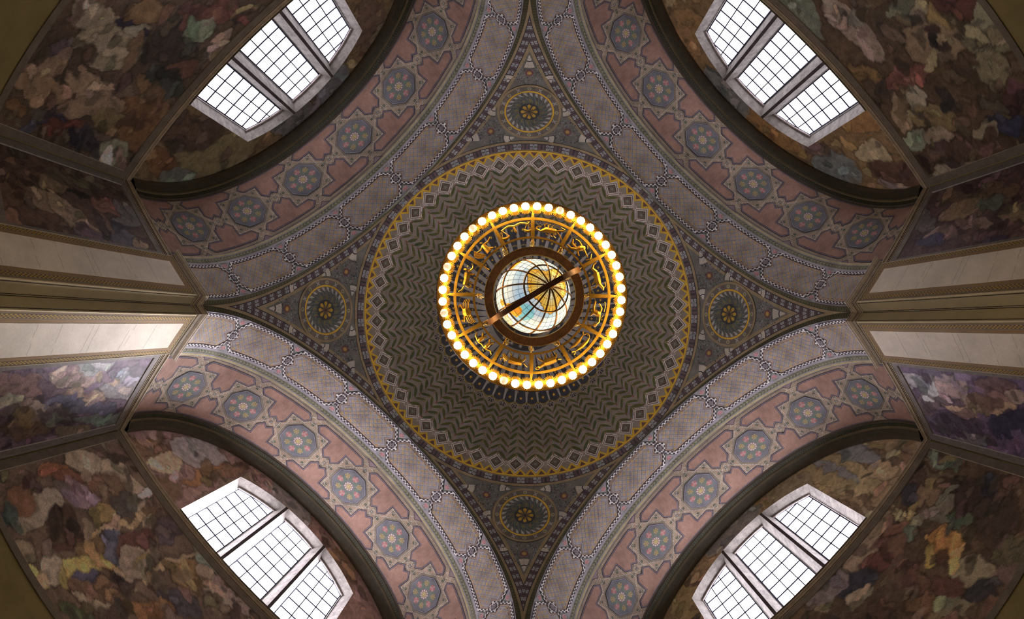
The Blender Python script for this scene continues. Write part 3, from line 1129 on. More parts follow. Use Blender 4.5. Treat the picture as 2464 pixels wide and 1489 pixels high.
def sweep(path, prof, zbase, col, closed=False, stripe=None):
    """profile (projection, height) swept along a plan polyline; projection is to the left of the path"""
    mb = MB()
    m = len(path)
    P = [Vector(p) for p in path]
    N = []
    for i in range(m):
        d0 = (P[i] - P[i - 1]).normalized() if (closed or i > 0) else None
        d1 = (P[(i + 1) % m] - P[i]).normalized() if (closed or i < m - 1) else None
        d0 = d0 or d1
        d1 = d1 or d0
        n0, n1 = Vector((-d0.y, d0.x)), Vector((-d1.y, d1.x))
        n = n0 + n1
        N.append(n / n.length_squared * 2)
    for i in range(m if closed else m - 1):
        j = (i + 1) % m
        for k in range(len(prof) - 1):
            (a, za), (b, zb) = prof[k], prof[k + 1]
            c = col if stripe is None else stripe.get(k, col)
            q = [P[i] + N[i] * a, P[j] + N[j] * a, P[j] + N[j] * b, P[i] + N[i] * b]
            zz = (za, za, zb, zb)
            mb.face([(q[t].x, q[t].y, zbase + zz[t]) for t in range(4)], c)
    for e in ((0, -1) if not closed else ()):
        mb.face([((P[e] + N[e] * a).x, (P[e] + N[e] * a).y, zbase + z) for a, z in prof], col)
    return mb


# cornice round each arm: sides and end wall
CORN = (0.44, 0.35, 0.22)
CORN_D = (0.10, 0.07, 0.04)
CORN_LIT = (0.60, 0.50, 0.34)  # pale lip lines: light on the edges put into the colour
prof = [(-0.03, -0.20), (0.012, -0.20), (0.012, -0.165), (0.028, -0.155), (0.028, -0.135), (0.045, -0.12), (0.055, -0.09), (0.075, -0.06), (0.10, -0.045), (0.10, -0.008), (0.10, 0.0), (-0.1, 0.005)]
st = {1: CORN, 2: CORN_D, 4: CORN_D, 8: CORN, 9: CORN_LIT}
cpath = [(6.60, -SIDE), (BACK, -SIDE), (BACK, SIDE), (6.60, SIDE)]
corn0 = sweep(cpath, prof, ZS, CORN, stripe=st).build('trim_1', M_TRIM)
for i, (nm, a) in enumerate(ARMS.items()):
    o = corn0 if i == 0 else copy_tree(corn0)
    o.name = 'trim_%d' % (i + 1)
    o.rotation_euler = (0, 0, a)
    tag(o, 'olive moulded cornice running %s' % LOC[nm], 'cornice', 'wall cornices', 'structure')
# archivolt moulding where each vault meets its lunette wall
mb = MB()
vp = [(9.10, 5.155), (9.10, 5.135), (9.16, 5.12), (9.17, 5.10), (9.19, 5.095), (9.34, 5.10), (9.36, 5.07), (9.40, 5.055), (9.45, 5.06), (9.62, 5.005), (9.80, 5.005), (9.85, 5.035), (BACK, 5.05), (BACK, 5.2)]
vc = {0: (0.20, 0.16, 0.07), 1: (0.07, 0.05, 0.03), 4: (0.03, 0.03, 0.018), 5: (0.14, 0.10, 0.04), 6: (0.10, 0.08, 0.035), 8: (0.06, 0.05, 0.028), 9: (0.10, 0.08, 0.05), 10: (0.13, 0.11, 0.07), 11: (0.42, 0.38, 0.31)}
nn = 96
for k in range(len(vp) - 1):
    for i in range(nn):
        a0, a1 = -PI / 2 + PI * i / nn, -PI / 2 + PI * (i + 1) / nn
        F = lambda t, a: (t[0], t[1] * math.sin(a), ZS + t[1] * math.cos(a))
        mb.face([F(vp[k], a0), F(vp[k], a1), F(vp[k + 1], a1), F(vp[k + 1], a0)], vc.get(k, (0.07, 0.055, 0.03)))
mold0 = mb.build('trim_5', M_TRIM)
p = Paint(lambda s, t, l: (t, (5.097 - l) * math.sin(s / 5.1), ZS + (5.097 - l) * math.cos(s / 5.1)), 0.12, 0.6)
rr = random.Random(4)
for k in range(180):
    s = -8.0 + 16.0 * (k + 0.5) / 180
    for sg in (1, -1):
        leaf(p, (s, 9.265), (s + 0.075, 9.265 + sg * 0.055), 0.016, rr.choice([(0.08, 0.08, 0.03), (0.06, 0.065, 0.03), (0.10, 0.085, 0.04)]), 2)
p.build('garland', M_PAINT, mold0)
for i, (nm, a) in enumerate(ARMS.items()):
    o = mold0 if i == 0 else copy_tree(mold0)
    o.name = 'trim_%d' % (i + 5)
    o.rotation_euler = (0, 0, a)
    tag(o, 'dark curved moulding round the lunette ' + LOC[nm].replace('under', 'above'), 'moulding', 'lunette mouldings', 'structure')

# piers: canonical pier in the corner between two arms (+x and +y)
plan = [(6.59, 5.24), (6.59, 5.0), (5.29, 5.0), (5.29, 5.29), (5.0, 5.29), (5.0, 6.59), (5.24, 6.59)]
mb = MB()
PIERC = (0.33, 0.275, 0.15)
for (x0, y0), (x1, y1) in zip(plan, plan[1:]):
    mb.face([(x0, y0, 0), (x1, y1, 0), (x1, y1, ZS), (x0, y0, ZS)], PIERC)
pier0 = mb.build('pier_wall', M_WALL)
PANELC = (0.65, 0.58, 0.46)


def pil_map(flip):
    def f(x, z, l):
        return (5.0 - l, x, z) if flip else (x, 5.0 - l, z)
    return f


for flip in (False, True):
    P = pil_map(flip)
    p = Paint(P)
    p.poly([(5.325, 0.6), (6.57, 0.6), (6.57, 10.37), (5.325, 10.37)], (0.23, 0.165, 0.075), 1)
    p.poly([(5.36, 0.6), (6.58, 0.6), (6.58, 10.33), (5.36, 10.33)], (0.20, 0.155, 0.11), 2)
    p.poly([(5.49, 0.6), (6.45, 0.6), (6.45, 10.20), (5.49, 10.20)], (0.25, 0.165, 0.08), 3)
    r5 = random.Random(9)
    for row in range(3):
        for x0 in (5.385 + 0.028 * row, 6.465 + 0.028 * row):
            k = 0
            z = 3.6
            while z < 10.30:
                if (k + row) % 2 == 0:
                    p.poly([(x0, z), (x0 + 0.028, z), (x0 + 0.028, z + 0.05), (x0, z + 0.05)], r5.choice([(0.40, 0.27, 0.05), (0.36, 0.25, 0.07)]), 4)
                else:
                    p.poly([(x0, z), (x0 + 0.028, z), (x0 + 0.028, z + 0.05), (x0, z + 0.05)], (0.13, 0.09, 0.06), 4)
                z += 0.05
                k += 1
        x = 5.47
        k = 0
        z0 = 10.225 + 0.026 * row
        while x < 6.46:
            p.poly([(x, z0), (x + 0.05, z0), (x + 0.05, z0 + 0.026), (x, z0 + 0.026)], (0.38, 0.26, 0.06) if (k + row) % 2 else (0.13, 0.09, 0.06), 4)
            x += 0.05
            k += 1
    p.build('chequered_border', M_WALL, pier0)
    mb = MB()
    lo, hi = (5.575, 4.988, 0.9), (6.36, 5.0, 10.11)
    if flip: lo, hi = (4.988, 5.575, 0.9), (5.0, 6.36, 10.11)
    mb.box(lo, hi, PANELC)
    o = mb.build('cream_panel', M_WALL, pier0)
    mb = MB()
    r6 = random.Random(21)
    for z in (4.3, 5.05, 5.9, 6.5, 7.3, 7.45, 8.4, 8.52, 9.2):
        x = 5.6
        for seg in range(5):
            x1 = x + 0.15
            zz = z + r6.uniform(-0.01, 0.01)
            lo, hi = (x, 4.9865, zz), (x1, 4.988, zz + 0.008)
            if flip: lo, hi = (4.9865, x, zz), (4.988, x1, zz + 0.008)
            if r6.random() > 0.2: mb.box(lo, hi, (0.36, 0.30, 0.24))
            x = x1
    mb.build('board_joint', M_WALL, o)
    # raised bead on the outer edge next to the notch and dark grooves inside it
    mb = MB()
    for x0, x1, d, c in ((5.292, 5.318, 0.018, (0.50, 0.42, 0.26)), (6.57, 6.588, 0.012, (0.42, 0.35, 0.22))):
        lo, hi = (x0, 5.0 - d, 0), (x1, 5.0, 10.38)
        if flip: lo, hi = (5.0 - d, x0, 0), (5.0, x1, 10.38)
        mb.box(lo, hi, c)
    for y0, y1, c in ((5.015, 5.03, (0.05, 0.035, 0.02)), (5.262, 5.275, (0.05, 0.035, 0.02))):
        lo, hi = (5.286, y0, 0), (5.2905, y1, 10.38)
        if flip: lo, hi = (y0, 5.286, 0), (y1, 5.2905, 10.38)
        mb.box(lo, hi, c)
    mb.build('edge_bead', M_WALL, pier0)
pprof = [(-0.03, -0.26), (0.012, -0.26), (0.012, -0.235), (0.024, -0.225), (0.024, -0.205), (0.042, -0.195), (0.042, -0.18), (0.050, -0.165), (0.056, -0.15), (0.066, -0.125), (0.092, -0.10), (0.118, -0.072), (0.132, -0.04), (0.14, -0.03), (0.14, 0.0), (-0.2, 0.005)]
pst = {1: CORN, 3: CORN_D, 5: CORN_LIT, 6: CORN_D, 8: CORN_D, 9: CORN, 10: CORN, 11: CORN, 12: CORN_D, 13: CORN_LIT}
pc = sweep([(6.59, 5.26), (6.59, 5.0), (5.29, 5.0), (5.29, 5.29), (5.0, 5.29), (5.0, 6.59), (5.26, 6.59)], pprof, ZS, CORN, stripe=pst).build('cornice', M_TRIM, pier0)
PL = {'top': ('tall pier beyond the upper edge of the picture', 270), 'right': ('tall pier with cream panels at the right', 0), 'bottom': ('tall pier beyond the lower edge of the picture', 90), 'left': ('tall pier with cream panels at the left, one panel sunlit', 180)}
for i, (nm, (lab, d)) in enumerate(PL.items()):
    o = pier0 if i == 0 else copy_tree(pier0)
    o.rotation_euler = (0, 0, math.radians(d - 45))
    tag(o, lab, 'pier', 'four corner piers', 'structure')
mb = MB()
mb.box((-10.5, -10.5, -0.2), (10.5, 10.5, 0.0), (0.62, 0.56, 0.47))
fl = mb.build('floor', M_STONE)
fl.rotation_euler = (0, 0, PI / 4)
tag(fl, 'pale stone floor of the rotunda', 'floor', kind='structure')

# ================================================================== WINDOWS
PU, PR = 10.30, 3.62             # plane of the panes, radius of the head there


def pane_top(v):
    return WIN_C + math.sqrt(PR ** 2 - v * v)


mb = MB()
for s in (-1, 1):                # splayed jambs with courses
    n = 15
    for k in range(n):
        z0, z1 = WIN_SILL + (win_top(WIN_HALF) - WIN_SILL) * k / n, WIN_SILL + (win_top(WIN_HALF) - WIN_SILL) * (k + 1) / n
        g = 0.9 + 0.2 * rnd.random()
        c = tuple(x * g for x in STONEC)
        e = 0.004
        mb.face([(BACK, s * WIN_HALF, z0 + e), (PU + 0.05, s * 2.305, z0 + e), (PU + 0.05, s * 2.305, z1 - e), (BACK, s * WIN_HALF, z1 - e)], c)
        mb.face([(BACK, s * WIN_HALF, z1 - e), (PU + 0.05, s * 2.305, z1 - e), (PU + 0.05, s * 2.305, z1 + e), (BACK, s * WIN_HALF, z1 + e)], tuple(x * 0.55 for x in STONEC))
n = 30
for i in range(n):
    a, b = -WIN_HALF + 2 * WIN_HALF * i / n, -WIN_HALF + 2 * WIN_HALF * (i + 1) / n
    a2, b2 = a * 2.305 / WIN_HALF, b * 2.305 / WIN_HALF
    mb.face([(BACK, a, win_top(a)), (BACK, b, win_top(b)), (PU + 0.05, b2, pane_top(b2)), (PU + 0.05, a2, pane_top(a2))], STONEC)
mb.face([(BACK - 0.05, -WIN_HALF, WIN_SILL), (BACK - 0.05, WIN_HALF, WIN_SILL), (PU + 0.05, WIN_HALF, WIN_SILL), (PU + 0.05, -WIN_HALF, WIN_SILL)], STONEC)
win0 = mb.build('window_1', M_STONE)
LIGHTS = [(-2.285, -1.105), (-0.595, 0.595), (1.105, 2.285)]
for s in (-1, 1):
    mb = MB()
    f0, f1, b0, b1 = s * 0.81, s * 0.90, s * 0.60, s * 1.10
    zt = lambda v, u: win_top(v) + 0.02
    n = 14
    for k in range(n):
        z0, z1 = WIN_SILL + 3.9 * k / n, WIN_SILL + 3.9 * (k + 1) / n
        z1m = min(z1, 14.85)
        if z0 >= 14.85: continue
        g = 0.88 + 0.24 * rnd.random()
        c = tuple(x * g for x in STONEC)
        if k == n - 1: z1m = 14.85
        for (A, ua), (B, ub), cc in (((f0, BACK - 0.005), (f1, BACK - 0.005), (0.12, 0.105, 0.10)), ((b0, PU + 0.04), (f0, BACK - 0.005), c), ((f1, BACK - 0.005), (b1, PU + 0.04), c)):
            mb.face([(ua, A, z0), (ub, B, z0), (ub, B, z1m - 0.006), (ua, A, z1m - 0.006)], cc)
            mb.face([(ua, A, z1m - 0.006), (ub, B, z1m - 0.006), (ub, B, z1m), (ua, A, z1m)], tuple(x * 0.5 for x in cc))
    mb.build('mullion', M_STONE, win0)
IRON = (0.015, 0.015, 0.045)
for (v0, v1) in LIGHTS:
    mb = MB()
    zt = [(v0 + (v1 - v0) * i / 8, pane_top(v0 + (v1 - v0) * i / 8)) for i in range(9)]
    outl = [(v0, WIN_SILL)] + zt + [(v1, WIN_SILL)]
    mb.tube([(PU - 0.01, v, z) for v, z in outl], 0.022, IRON, 4, closed=False)
    mb.build('sash', M_IRON, win0)
    mb = MB()                    # pale roll moulding under the head
    mb.tube([(PU - 0.07, v0 + (v1 - v0) * (i - 0.3) / 7.4, pane_top(min(max(v0 + (v1 - v0) * (i - 0.3) / 7.4, -2.3), 2.3)) - 0.005) for i in range(9)], 0.035, (0.50, 0.43, 0.40), 8)
    mb.build('head_moulding', M_STONE, win0)
    vs = [v0, v0 + (v1 - v0) / 3, v0 + 2 * (v1 - v0) / 3, v1]
    zs = [WIN_SILL] + [11.06 + 0.53 * k for k in range(0, 8)]
    for i in range(3):
        for k in range(len(zs) - 1):
            poly = [(vs[i], zs[k]), (vs[i + 1], zs[k]), (vs[i + 1], zs[k + 1]), (vs[i], zs[k + 1])]
            top = [(vs[i] + (vs[i + 1] - vs[i]) * j / 4, min(zs[k + 1], pane_top(vs[i] + (vs[i + 1] - vs[i]) * j / 4))) for j in range(5)]
            if max(t[1] for t in top) <= zs[k] + 0.01: continue
            top = [(v, max(z, zs[k])) for v, z in top]
            q = [(vs[i], zs[k]), (vs[i + 1], zs[k])] + top[::-1]
            q2 = []
            for pnt in q:
                if not q2 or (abs(pnt[0] - q2[-1][0]) + abs(pnt[1] - q2[-1][1])) > 1e-4: q2.append(pnt)
            mb = MB()
            mb.face([(PU, v, z) for v, z in q2], (1, 1, 1))
            mb.face([(PU + 0.008, v, z) for v, z in q2[::-1]], (1, 1, 1))
            for j in range(len(q2)):
                a, b = q2[j], q2[(j + 1) % len(q2)]
                mb.face([(PU, *a), (PU, *b), (PU + 0.008, *b), (PU + 0.008, *a)], (1, 1, 1))
            mb.build('pane', M_PANE['north'], win0)
    for v in vs[1:3]:
        mb = MB()
        mb.box((PU - 0.022, v - 0.014, WIN_SILL), (PU - 0.002, v + 0.014, pane_top(v)), IRON)
        mb.build('glazing_bar', M_IRON, win0)
    for z in zs[1:]:
        dz = z - WIN_C
        vm = math.sqrt(max(0, PR * PR - dz * dz))
        a, b = max(v0, -vm), min(v1, vm)
        if b - a < 0.06: continue
        mb = MB()
        mb.box((PU - 0.022, a, z - 0.022), (PU - 0.002, b, z + 0.022), IRON)
        mb.build('glazing_bar', M_IRON, win0)
# added unseen screen closing the opening to the sun; the west window has none
mb = MB()
mb.box((PU + 0.06, -2.6, WIN_SILL - 0.2), (PU + 0.12, 2.6, 15.2), (0.5, 0.5, 0.5))
mb.build('sun_blocker', M_STONE, win0)
WLAB = {'north': 'three-light leaded window in the lunette up and left of the globe', 'east': 'three-light leaded window in the lunette up and right of the globe', 'south': 'three-light leaded window in the lunette down and right of the globe', 'west': 'three-light leaded window with sunlit jamb, down and left of the globe'}
for i, (nm, a) in enumerate(ARMS.items()):
    if i == 0:
        o = win0
    else:
        o = copy_tree(win0)
        for ch in list(o.children):
            if nm == 'west' and ch.name.startswith('sun_blocker'):
                bpy.data.objects.remove(ch)
                continue
            if ch.name.startswith('pane'):
                ch.material_slots[0].link = 'OBJECT'
                ch.material_slots[0].material = M_PANE[nm]
    o.name = 'window_%d' % (i + 1)
    o.rotation_euler = (0, 0, a)
    tag(o, WLAB[nm], 'window', 'lunette windows', 'structure')

MURALS = {
    'north': dict(base=(0.149, 0.105, 0.07), seed=5, label='large mural of pale cream and rust patches, upper corner by the left pier', label2='ochre and brown lunette mural round the upper window by the left pier', base2=(0.214, 0.149, 0.076), blobs=[
        (-2.23,7.13,0.99,0.65,-2.06,(0.488,0.411,0.284)), (-1.98,6.22,0.67,0.36,-1.85,(0.427,0.361,0.261)), (-2.39,7.62,0.64,0.40,-2.12,(0.452,0.383,0.256)), (-1.69,7.21,0.40,0.15,-1.99,(0.054,0.046,0.073)),
        (-1.80,7.80,0.20,0.12,-1.78,(0.053,0.042,0.068)), (-0.46,8.89,0.96,0.45,-2.42,(0.223,0.103,0.078)), (-1.31,7.48,0.53,0.29,-1.88,(0.302,0.187,0.091)), (-0.00,10.13,0.97,0.12,-1.59,(0.305,0.13,0.104)),
        (-0.88,9.11,0.43,0.30,-2.48,(0.314,0.361,0.239)), (-0.85,10.09,0.52,0.27,2.68,(0.411,0.314,0.239)), (-1.75,8.92,0.97,0.62,-1.65,(0.076,0.058,0.042)), (-1.85,9.61,0.58,0.34,-2.23,(0.205,0.11,0.073)),
        (-2.41,9.54,0.90,0.32,-1.68,(0.071,0.075,0.061)), (-3.62,9.65,1.14,0.62,2.01,(0.249,0.139,0.067)), (-2.99,9.90,1.75,0.13,1.91,(0.324,0.204,0.102)), (-3.04,6.17,0.47,0.27,-1.74,(0.155,0.114,0.125)),
        (-2.82,6.68,0.47,0.24,-1.83,(0.128,0.091,0.064)), (-3.47,5.99,0.60,0.30,-1.96,(0.355,0.247,0.164)), (-3.82,6.30,1.20,0.29,-1.63,(0.39,0.266,0.161)), (-3.40,7.70,1.10,0.38,1.61,(0.44,0.315,0.206)),
        (-3.89,7.68,1.05,0.29,-2.05,(0.419,0.294,0.19)), (-4.52,7.45,0.64,0.30,-1.77,(0.224,0.082,0.06)), (-4.46,6.96,0.61,0.14,-1.87,(0.082,0.068,0.082)), (-4.54,5.75,0.37,0.23,-1.62,(0.263,0.152,0.074)),
        (-4.90,6.42,0.37,0.18,-2.56,(0.125,0.118,0.144)), (-3.83,8.58,0.54,0.28,-1.76,(0.276,0.207,0.104)), (-4.54,8.31,0.67,0.32,-1.76,(0.081,0.067,0.072)), (-4.64,9.38,0.71,0.50,1.67,(0.37,0.37,0.246)),
        (-4.63,9.83,0.43,0.18,1.97,(0.444,0.319,0.243)), (-2.24,7.94,0.60,0.18,2.65,(0.291,0.192,0.114)), (0.31,9.83,0.40,0.17,-2.09,(0.541,0.426,0.214)), (-3.63,13.00,1.94,0.92,-2.17,(0.247,0.203,0.101)),
        (-3.09,11.71,1.14,0.59,-1.93,(0.104,0.069,0.047)), (-3.07,11.05,0.89,0.32,1.61,(0.124,0.082,0.053)), (-4.26,11.41,0.80,0.36,1.81,(0.227,0.118,0.058)), (-4.50,12.37,0.75,0.33,-1.74,(0.173,0.173,0.14)),
        (-3.36,15.54,0.94,0.54,-2.38,(0.235,0.192,0.099)), (-1.01,14.80,1.02,0.79,1.36,(0.2,0.193,0.183)), (0.62,14.95,1.13,0.81,1.61,(0.215,0.215,0.21)), (2.75,13.93,1.28,0.61,1.89,(0.169,0.113,0.076)),
    ]),
    'east': dict(base=(0.159, 0.105, 0.058), seed=105, label='large mural with a round tan patch, upper corner by the right pier', label2='orange and grey-blue lunette mural round the upper window by the right pier', base2=(0.293, 0.191, 0.09), blobs=[
        (-0.54,10.24,0.99,0.82,-2.79,(0.27,0.291,0.211)), (0.70,9.07,1.05,0.48,3.08,(0.456,0.352,0.262)), (1.24,7.91,0.76,0.49,1.34,(0.127,0.091,0.055)), (2.05,7.12,0.98,0.63,1.56,(0.399,0.29,0.175)),
        (1.84,7.03,0.26,0.16,2.11,(0.084,0.048,0.037)), (2.23,7.08,0.27,0.16,2.08,(0.086,0.053,0.039)), (1.71,6.56,0.40,0.18,1.91,(0.476,0.345,0.15)), (1.09,7.35,0.49,0.28,1.82,(0.198,0.198,0.134)),
        (1.33,6.91,0.35,0.19,1.88,(0.465,0.385,0.257)), (1.76,5.91,0.66,0.25,1.95,(0.167,0.069,0.054)), (2.60,5.79,0.74,0.48,1.91,(0.279,0.25,0.15)), (3.18,6.21,0.61,0.40,1.88,(0.346,0.301,0.179)),
        (2.38,8.76,0.93,0.35,1.68,(0.278,0.126,0.09)), (1.89,10.07,0.62,0.48,1.92,(0.332,0.203,0.085)), (2.91,8.89,0.41,0.26,1.57,(0.575,0.501,0.353)), (3.55,8.75,0.89,0.42,1.96,(0.321,0.238,0.112)),
        (4.42,6.68,0.64,0.30,1.76,(0.058,0.058,0.098)), (3.96,6.17,0.50,0.28,1.70,(0.112,0.052,0.047)), (3.39,8.07,0.27,0.18,1.31,(0.05,0.04,0.033)), (4.39,7.55,0.41,0.26,1.59,(0.464,0.384,0.245)),
        (4.56,8.64,1.76,0.27,1.69,(0.14,0.084,0.058)), (3.88,9.76,0.49,0.27,1.49,(0.325,0.343,0.237)), (4.04,9.00,0.52,0.22,1.67,(0.471,0.365,0.243)), (4.93,9.10,0.99,0.15,1.67,(0.416,0.332,0.224)),
        (1.77,10.74,0.49,0.42,1.78,(0.399,0.23,0.092)), (0.86,10.70,0.55,0.34,1.66,(0.099,0.088,0.073)), (3.06,9.68,0.58,0.26,-3.07,(0.458,0.335,0.2)), (1.37,14.80,1.43,0.84,2.42,(0.399,0.23,0.092)),
        (2.49,11.21,0.75,0.62,2.05,(0.412,0.232,0.097)), (-2.82,14.66,1.64,0.87,1.62,(0.37,0.228,0.101)), (-0.56,15.58,1.12,1.05,1.73,(0.251,0.251,0.222)), (3.62,11.63,0.76,0.40,1.85,(0.552,0.446,0.263)),
        (3.56,13.48,1.04,0.70,1.94,(0.237,0.249,0.22)), (4.40,11.38,0.89,0.51,2.00,(0.15,0.085,0.056)), (4.90,11.55,0.77,0.16,2.08,(0.456,0.353,0.27)), (2.50,13.83,0.84,0.34,2.50,(0.197,0.135,0.104)),
    ]),
    'south': dict(base=(0.193, 0.128, 0.078), seed=205, label='large mural with orange patch among dark browns, lower corner by the right pier', label2='tan and grey-blue lunette mural round the lower window by the right pier', base2=(0.489, 0.355, 0.205), blobs=[
        (-1.72,9.88,0.66,0.50,2.48,(0.544,0.408,0.285)), (-2.54,10.47,0.69,0.42,-1.42,(0.449,0.348,0.225)), (-3.90,10.01,0.65,0.40,-1.21,(0.159,0.101,0.076)), (-3.54,9.84,0.47,0.29,-1.36,(0.082,0.074,0.084)),
        (-4.12,8.04,1.02,0.50,-1.50,(0.106,0.069,0.052)), (-4.50,7.50,0.50,0.23,2.38,(0.075,0.067,0.081)), (-2.96,7.79,0.56,0.37,-1.54,(0.671,0.353,0.13)), (-2.48,7.86,0.33,0.20,1.97,(0.753,0.567,0.194)),
        (-2.87,9.62,0.89,0.14,1.71,(0.574,0.464,0.254)), (-3.83,9.42,0.95,0.16,0.02,(0.477,0.347,0.165)), (-2.58,9.05,0.41,0.20,-1.79,(0.299,0.348,0.251)), (-2.26,9.23,0.54,0.34,-1.44,(0.289,0.169,0.109)),
        (-1.71,9.30,0.59,0.31,-2.21,(0.235,0.103,0.081)), (-1.04,9.40,0.63,0.42,-2.42,(0.083,0.074,0.091)), (-0.42,10.05,0.75,0.42,-3.00,(0.357,0.288,0.271)), (-3.84,6.77,0.81,0.54,-1.41,(0.13,0.09,0.065)),
        (-3.52,7.85,0.54,0.19,-1.83,(0.192,0.231,0.14)), (-2.66,6.59,0.61,0.36,-1.66,(0.514,0.434,0.279)), (-2.33,6.04,0.48,0.24,-1.78,(0.082,0.074,0.084)), (-1.76,7.96,0.64,0.38,-1.69,(0.248,0.134,0.088)),
        (-1.49,7.07,0.70,0.23,-1.97,(0.286,0.167,0.089)), (-0.72,9.05,0.37,0.23,-1.57,(0.617,0.502,0.347)), (-4.74,9.60,0.73,0.21,-1.54,(0.382,0.439,0.313)), (-4.60,10.45,1.08,0.08,1.61,(0.241,0.176,0.107)),
        (-4.37,9.55,1.00,0.08,1.60,(0.241,0.176,0.107)), (-3.30,5.90,0.57,0.37,1.94,(0.224,0.193,0.114)), (-1.85,6.34,0.56,0.23,-1.89,(0.393,0.34,0.219)), (-2.11,6.92,0.48,0.27,-1.73,(0.214,0.108,0.079)),
        (-3.30,8.76,0.74,0.28,-2.43,(0.377,0.326,0.23)), (-3.19,13.40,2.45,0.57,-1.61,(0.549,0.435,0.239)), (-3.25,13.85,2.04,0.15,-1.58,(0.358,0.343,0.33)), (-4.08,12.88,1.09,0.36,-1.64,(0.365,0.365,0.345)),
        (0.17,15.78,1.36,1.28,-2.45,(0.402,0.386,0.354)), (-2.10,14.63,1.18,0.60,-1.82,(0.413,0.343,0.213)), (-2.59,11.34,1.12,0.09,-1.58,(0.271,0.19,0.117)), (-2.92,11.10,1.11,0.09,1.58,(0.271,0.19,0.117)),
        (-4.31,11.52,1.09,0.09,1.59,(0.261,0.189,0.122)), (2.68,14.18,1.24,0.54,1.74,(0.487,0.371,0.186)), (-3.87,11.50,0.70,0.39,-1.57,(0.593,0.444,0.269)),
    ]),
    'west': dict(base=(0.282, 0.2, 0.144), seed=305, label='large mural with yellow and mauve patches, lower corner by the left pier', label2='lavender and cream lunette mural round the lower window by the left pier', base2=(0.476, 0.313, 0.267), blobs=[
        (4.62,8.70,0.60,0.30,1.83,(0.754,0.604,0.426)), (4.13,9.45,0.50,0.37,1.99,(0.754,0.604,0.426)), (3.45,9.70,0.45,0.35,-2.96,(0.754,0.604,0.426)), (2.75,9.50,0.47,0.23,0.50,(0.703,0.559,0.402)),
        (3.81,8.70,0.79,0.55,1.71,(0.314,0.203,0.138)), (4.62,7.58,0.55,0.26,1.69,(0.521,0.246,0.135)), (4.29,7.93,0.53,0.26,1.69,(0.369,0.175,0.114)), (3.83,7.95,0.50,0.40,2.65,(0.614,0.422,0.478)),
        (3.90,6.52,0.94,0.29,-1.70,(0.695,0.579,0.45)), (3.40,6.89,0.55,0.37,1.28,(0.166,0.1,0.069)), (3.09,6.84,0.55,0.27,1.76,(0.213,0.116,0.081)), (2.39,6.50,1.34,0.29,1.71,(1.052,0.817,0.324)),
        (2.63,7.37,0.54,0.24,1.82,(0.408,0.268,0.146)), (2.58,5.99,0.45,0.36,0.97,(0.829,0.7,0.549)), (2.11,6.72,0.36,0.21,1.67,(0.206,0.188,0.284)), (2.44,8.05,0.50,0.23,1.18,(0.322,0.322,0.407)),
        (2.31,8.69,0.80,0.29,-1.61,(0.238,0.119,0.09)), (3.24,9.09,0.57,0.33,1.63,(0.16,0.13,0.111)), (3.01,10.62,0.70,0.43,1.37,(0.292,0.19,0.125)), (2.19,9.98,0.51,0.31,1.49,(0.187,0.135,0.136)),
        (1.95,8.15,0.56,0.36,1.55,(0.656,0.518,0.401)), (1.01,9.39,0.62,0.39,1.54,(0.493,0.316,0.159)), (1.10,10.48,0.57,0.54,1.23,(0.512,0.551,0.45)), (0.39,9.84,0.74,0.34,-3.11,(0.741,0.565,0.417)),
        (-0.08,9.99,0.70,0.35,-3.07,(0.559,0.423,0.362)), (0.63,8.45,0.63,0.34,2.27,(0.166,0.141,0.153)), (1.71,6.68,0.78,0.40,2.18,(0.325,0.205,0.139)), (1.73,6.41,0.49,0.15,2.29,(0.744,0.623,0.457)),
        (1.65,5.90,0.56,0.14,2.29,(0.219,0.251,0.133)), (0.89,7.75,0.60,0.24,1.96,(0.432,0.236,0.123)), (4.21,6.19,0.52,0.36,1.38,(0.386,0.211,0.135)), (3.96,5.62,0.30,0.20,1.41,(0.094,0.12,0.119)),
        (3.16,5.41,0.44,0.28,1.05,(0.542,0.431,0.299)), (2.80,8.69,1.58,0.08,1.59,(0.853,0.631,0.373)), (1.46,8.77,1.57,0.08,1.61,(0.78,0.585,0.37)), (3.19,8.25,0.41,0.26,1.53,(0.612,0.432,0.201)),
        (1.90,8.59,0.57,0.11,1.58,(0.628,0.469,0.247)), (4.29,11.27,0.98,0.35,1.74,(0.309,0.192,0.13)), (3.85,11.44,0.77,0.41,1.47,(0.784,0.588,0.403)), (3.69,13.07,1.18,0.64,1.99,(0.603,0.535,0.517)),
        (3.02,12.68,1.29,0.22,1.60,(0.522,0.282,0.146)), (2.43,13.03,1.56,0.17,1.60,(0.391,0.295,0.215)), (0.93,15.23,1.10,0.97,1.79,(0.449,0.409,0.384)), (-1.70,15.09,1.17,0.56,1.41,(0.345,0.228,0.144)),
        (4.68,11.13,1.01,0.16,1.71,(0.364,0.23,0.146)), (2.82,13.88,1.34,0.22,1.61,(0.388,0.244,0.156)),
    ]),
    'north_side': dict(base=(0.152, 0.098, 0.076), seed=405, label='narrow dim brown mural above the left pier, beside its shaded panel', label2='narrow dim brown mural above the left pier, beside its shaded panel', base2=(0.152, 0.098, 0.076), blobs=[
        (7.85,6.73,0.66,0.37,1.86,(0.357,0.265,0.183)), (7.55,7.52,0.72,0.49,2.29,(0.446,0.34,0.232)), (7.13,8.13,0.56,0.32,1.88,(0.482,0.346,0.244)), (7.77,5.87,0.60,0.38,-2.36,(0.181,0.115,0.078)),
        (8.34,8.94,0.62,0.33,1.41,(0.3,0.162,0.118)), (6.70,5.96,0.73,0.28,-1.84,(0.105,0.082,0.098)), (7.10,7.99,0.60,0.17,-1.84,(0.221,0.153,0.179)), (8.07,9.66,0.73,0.33,-2.25,(0.213,0.195,0.189)),
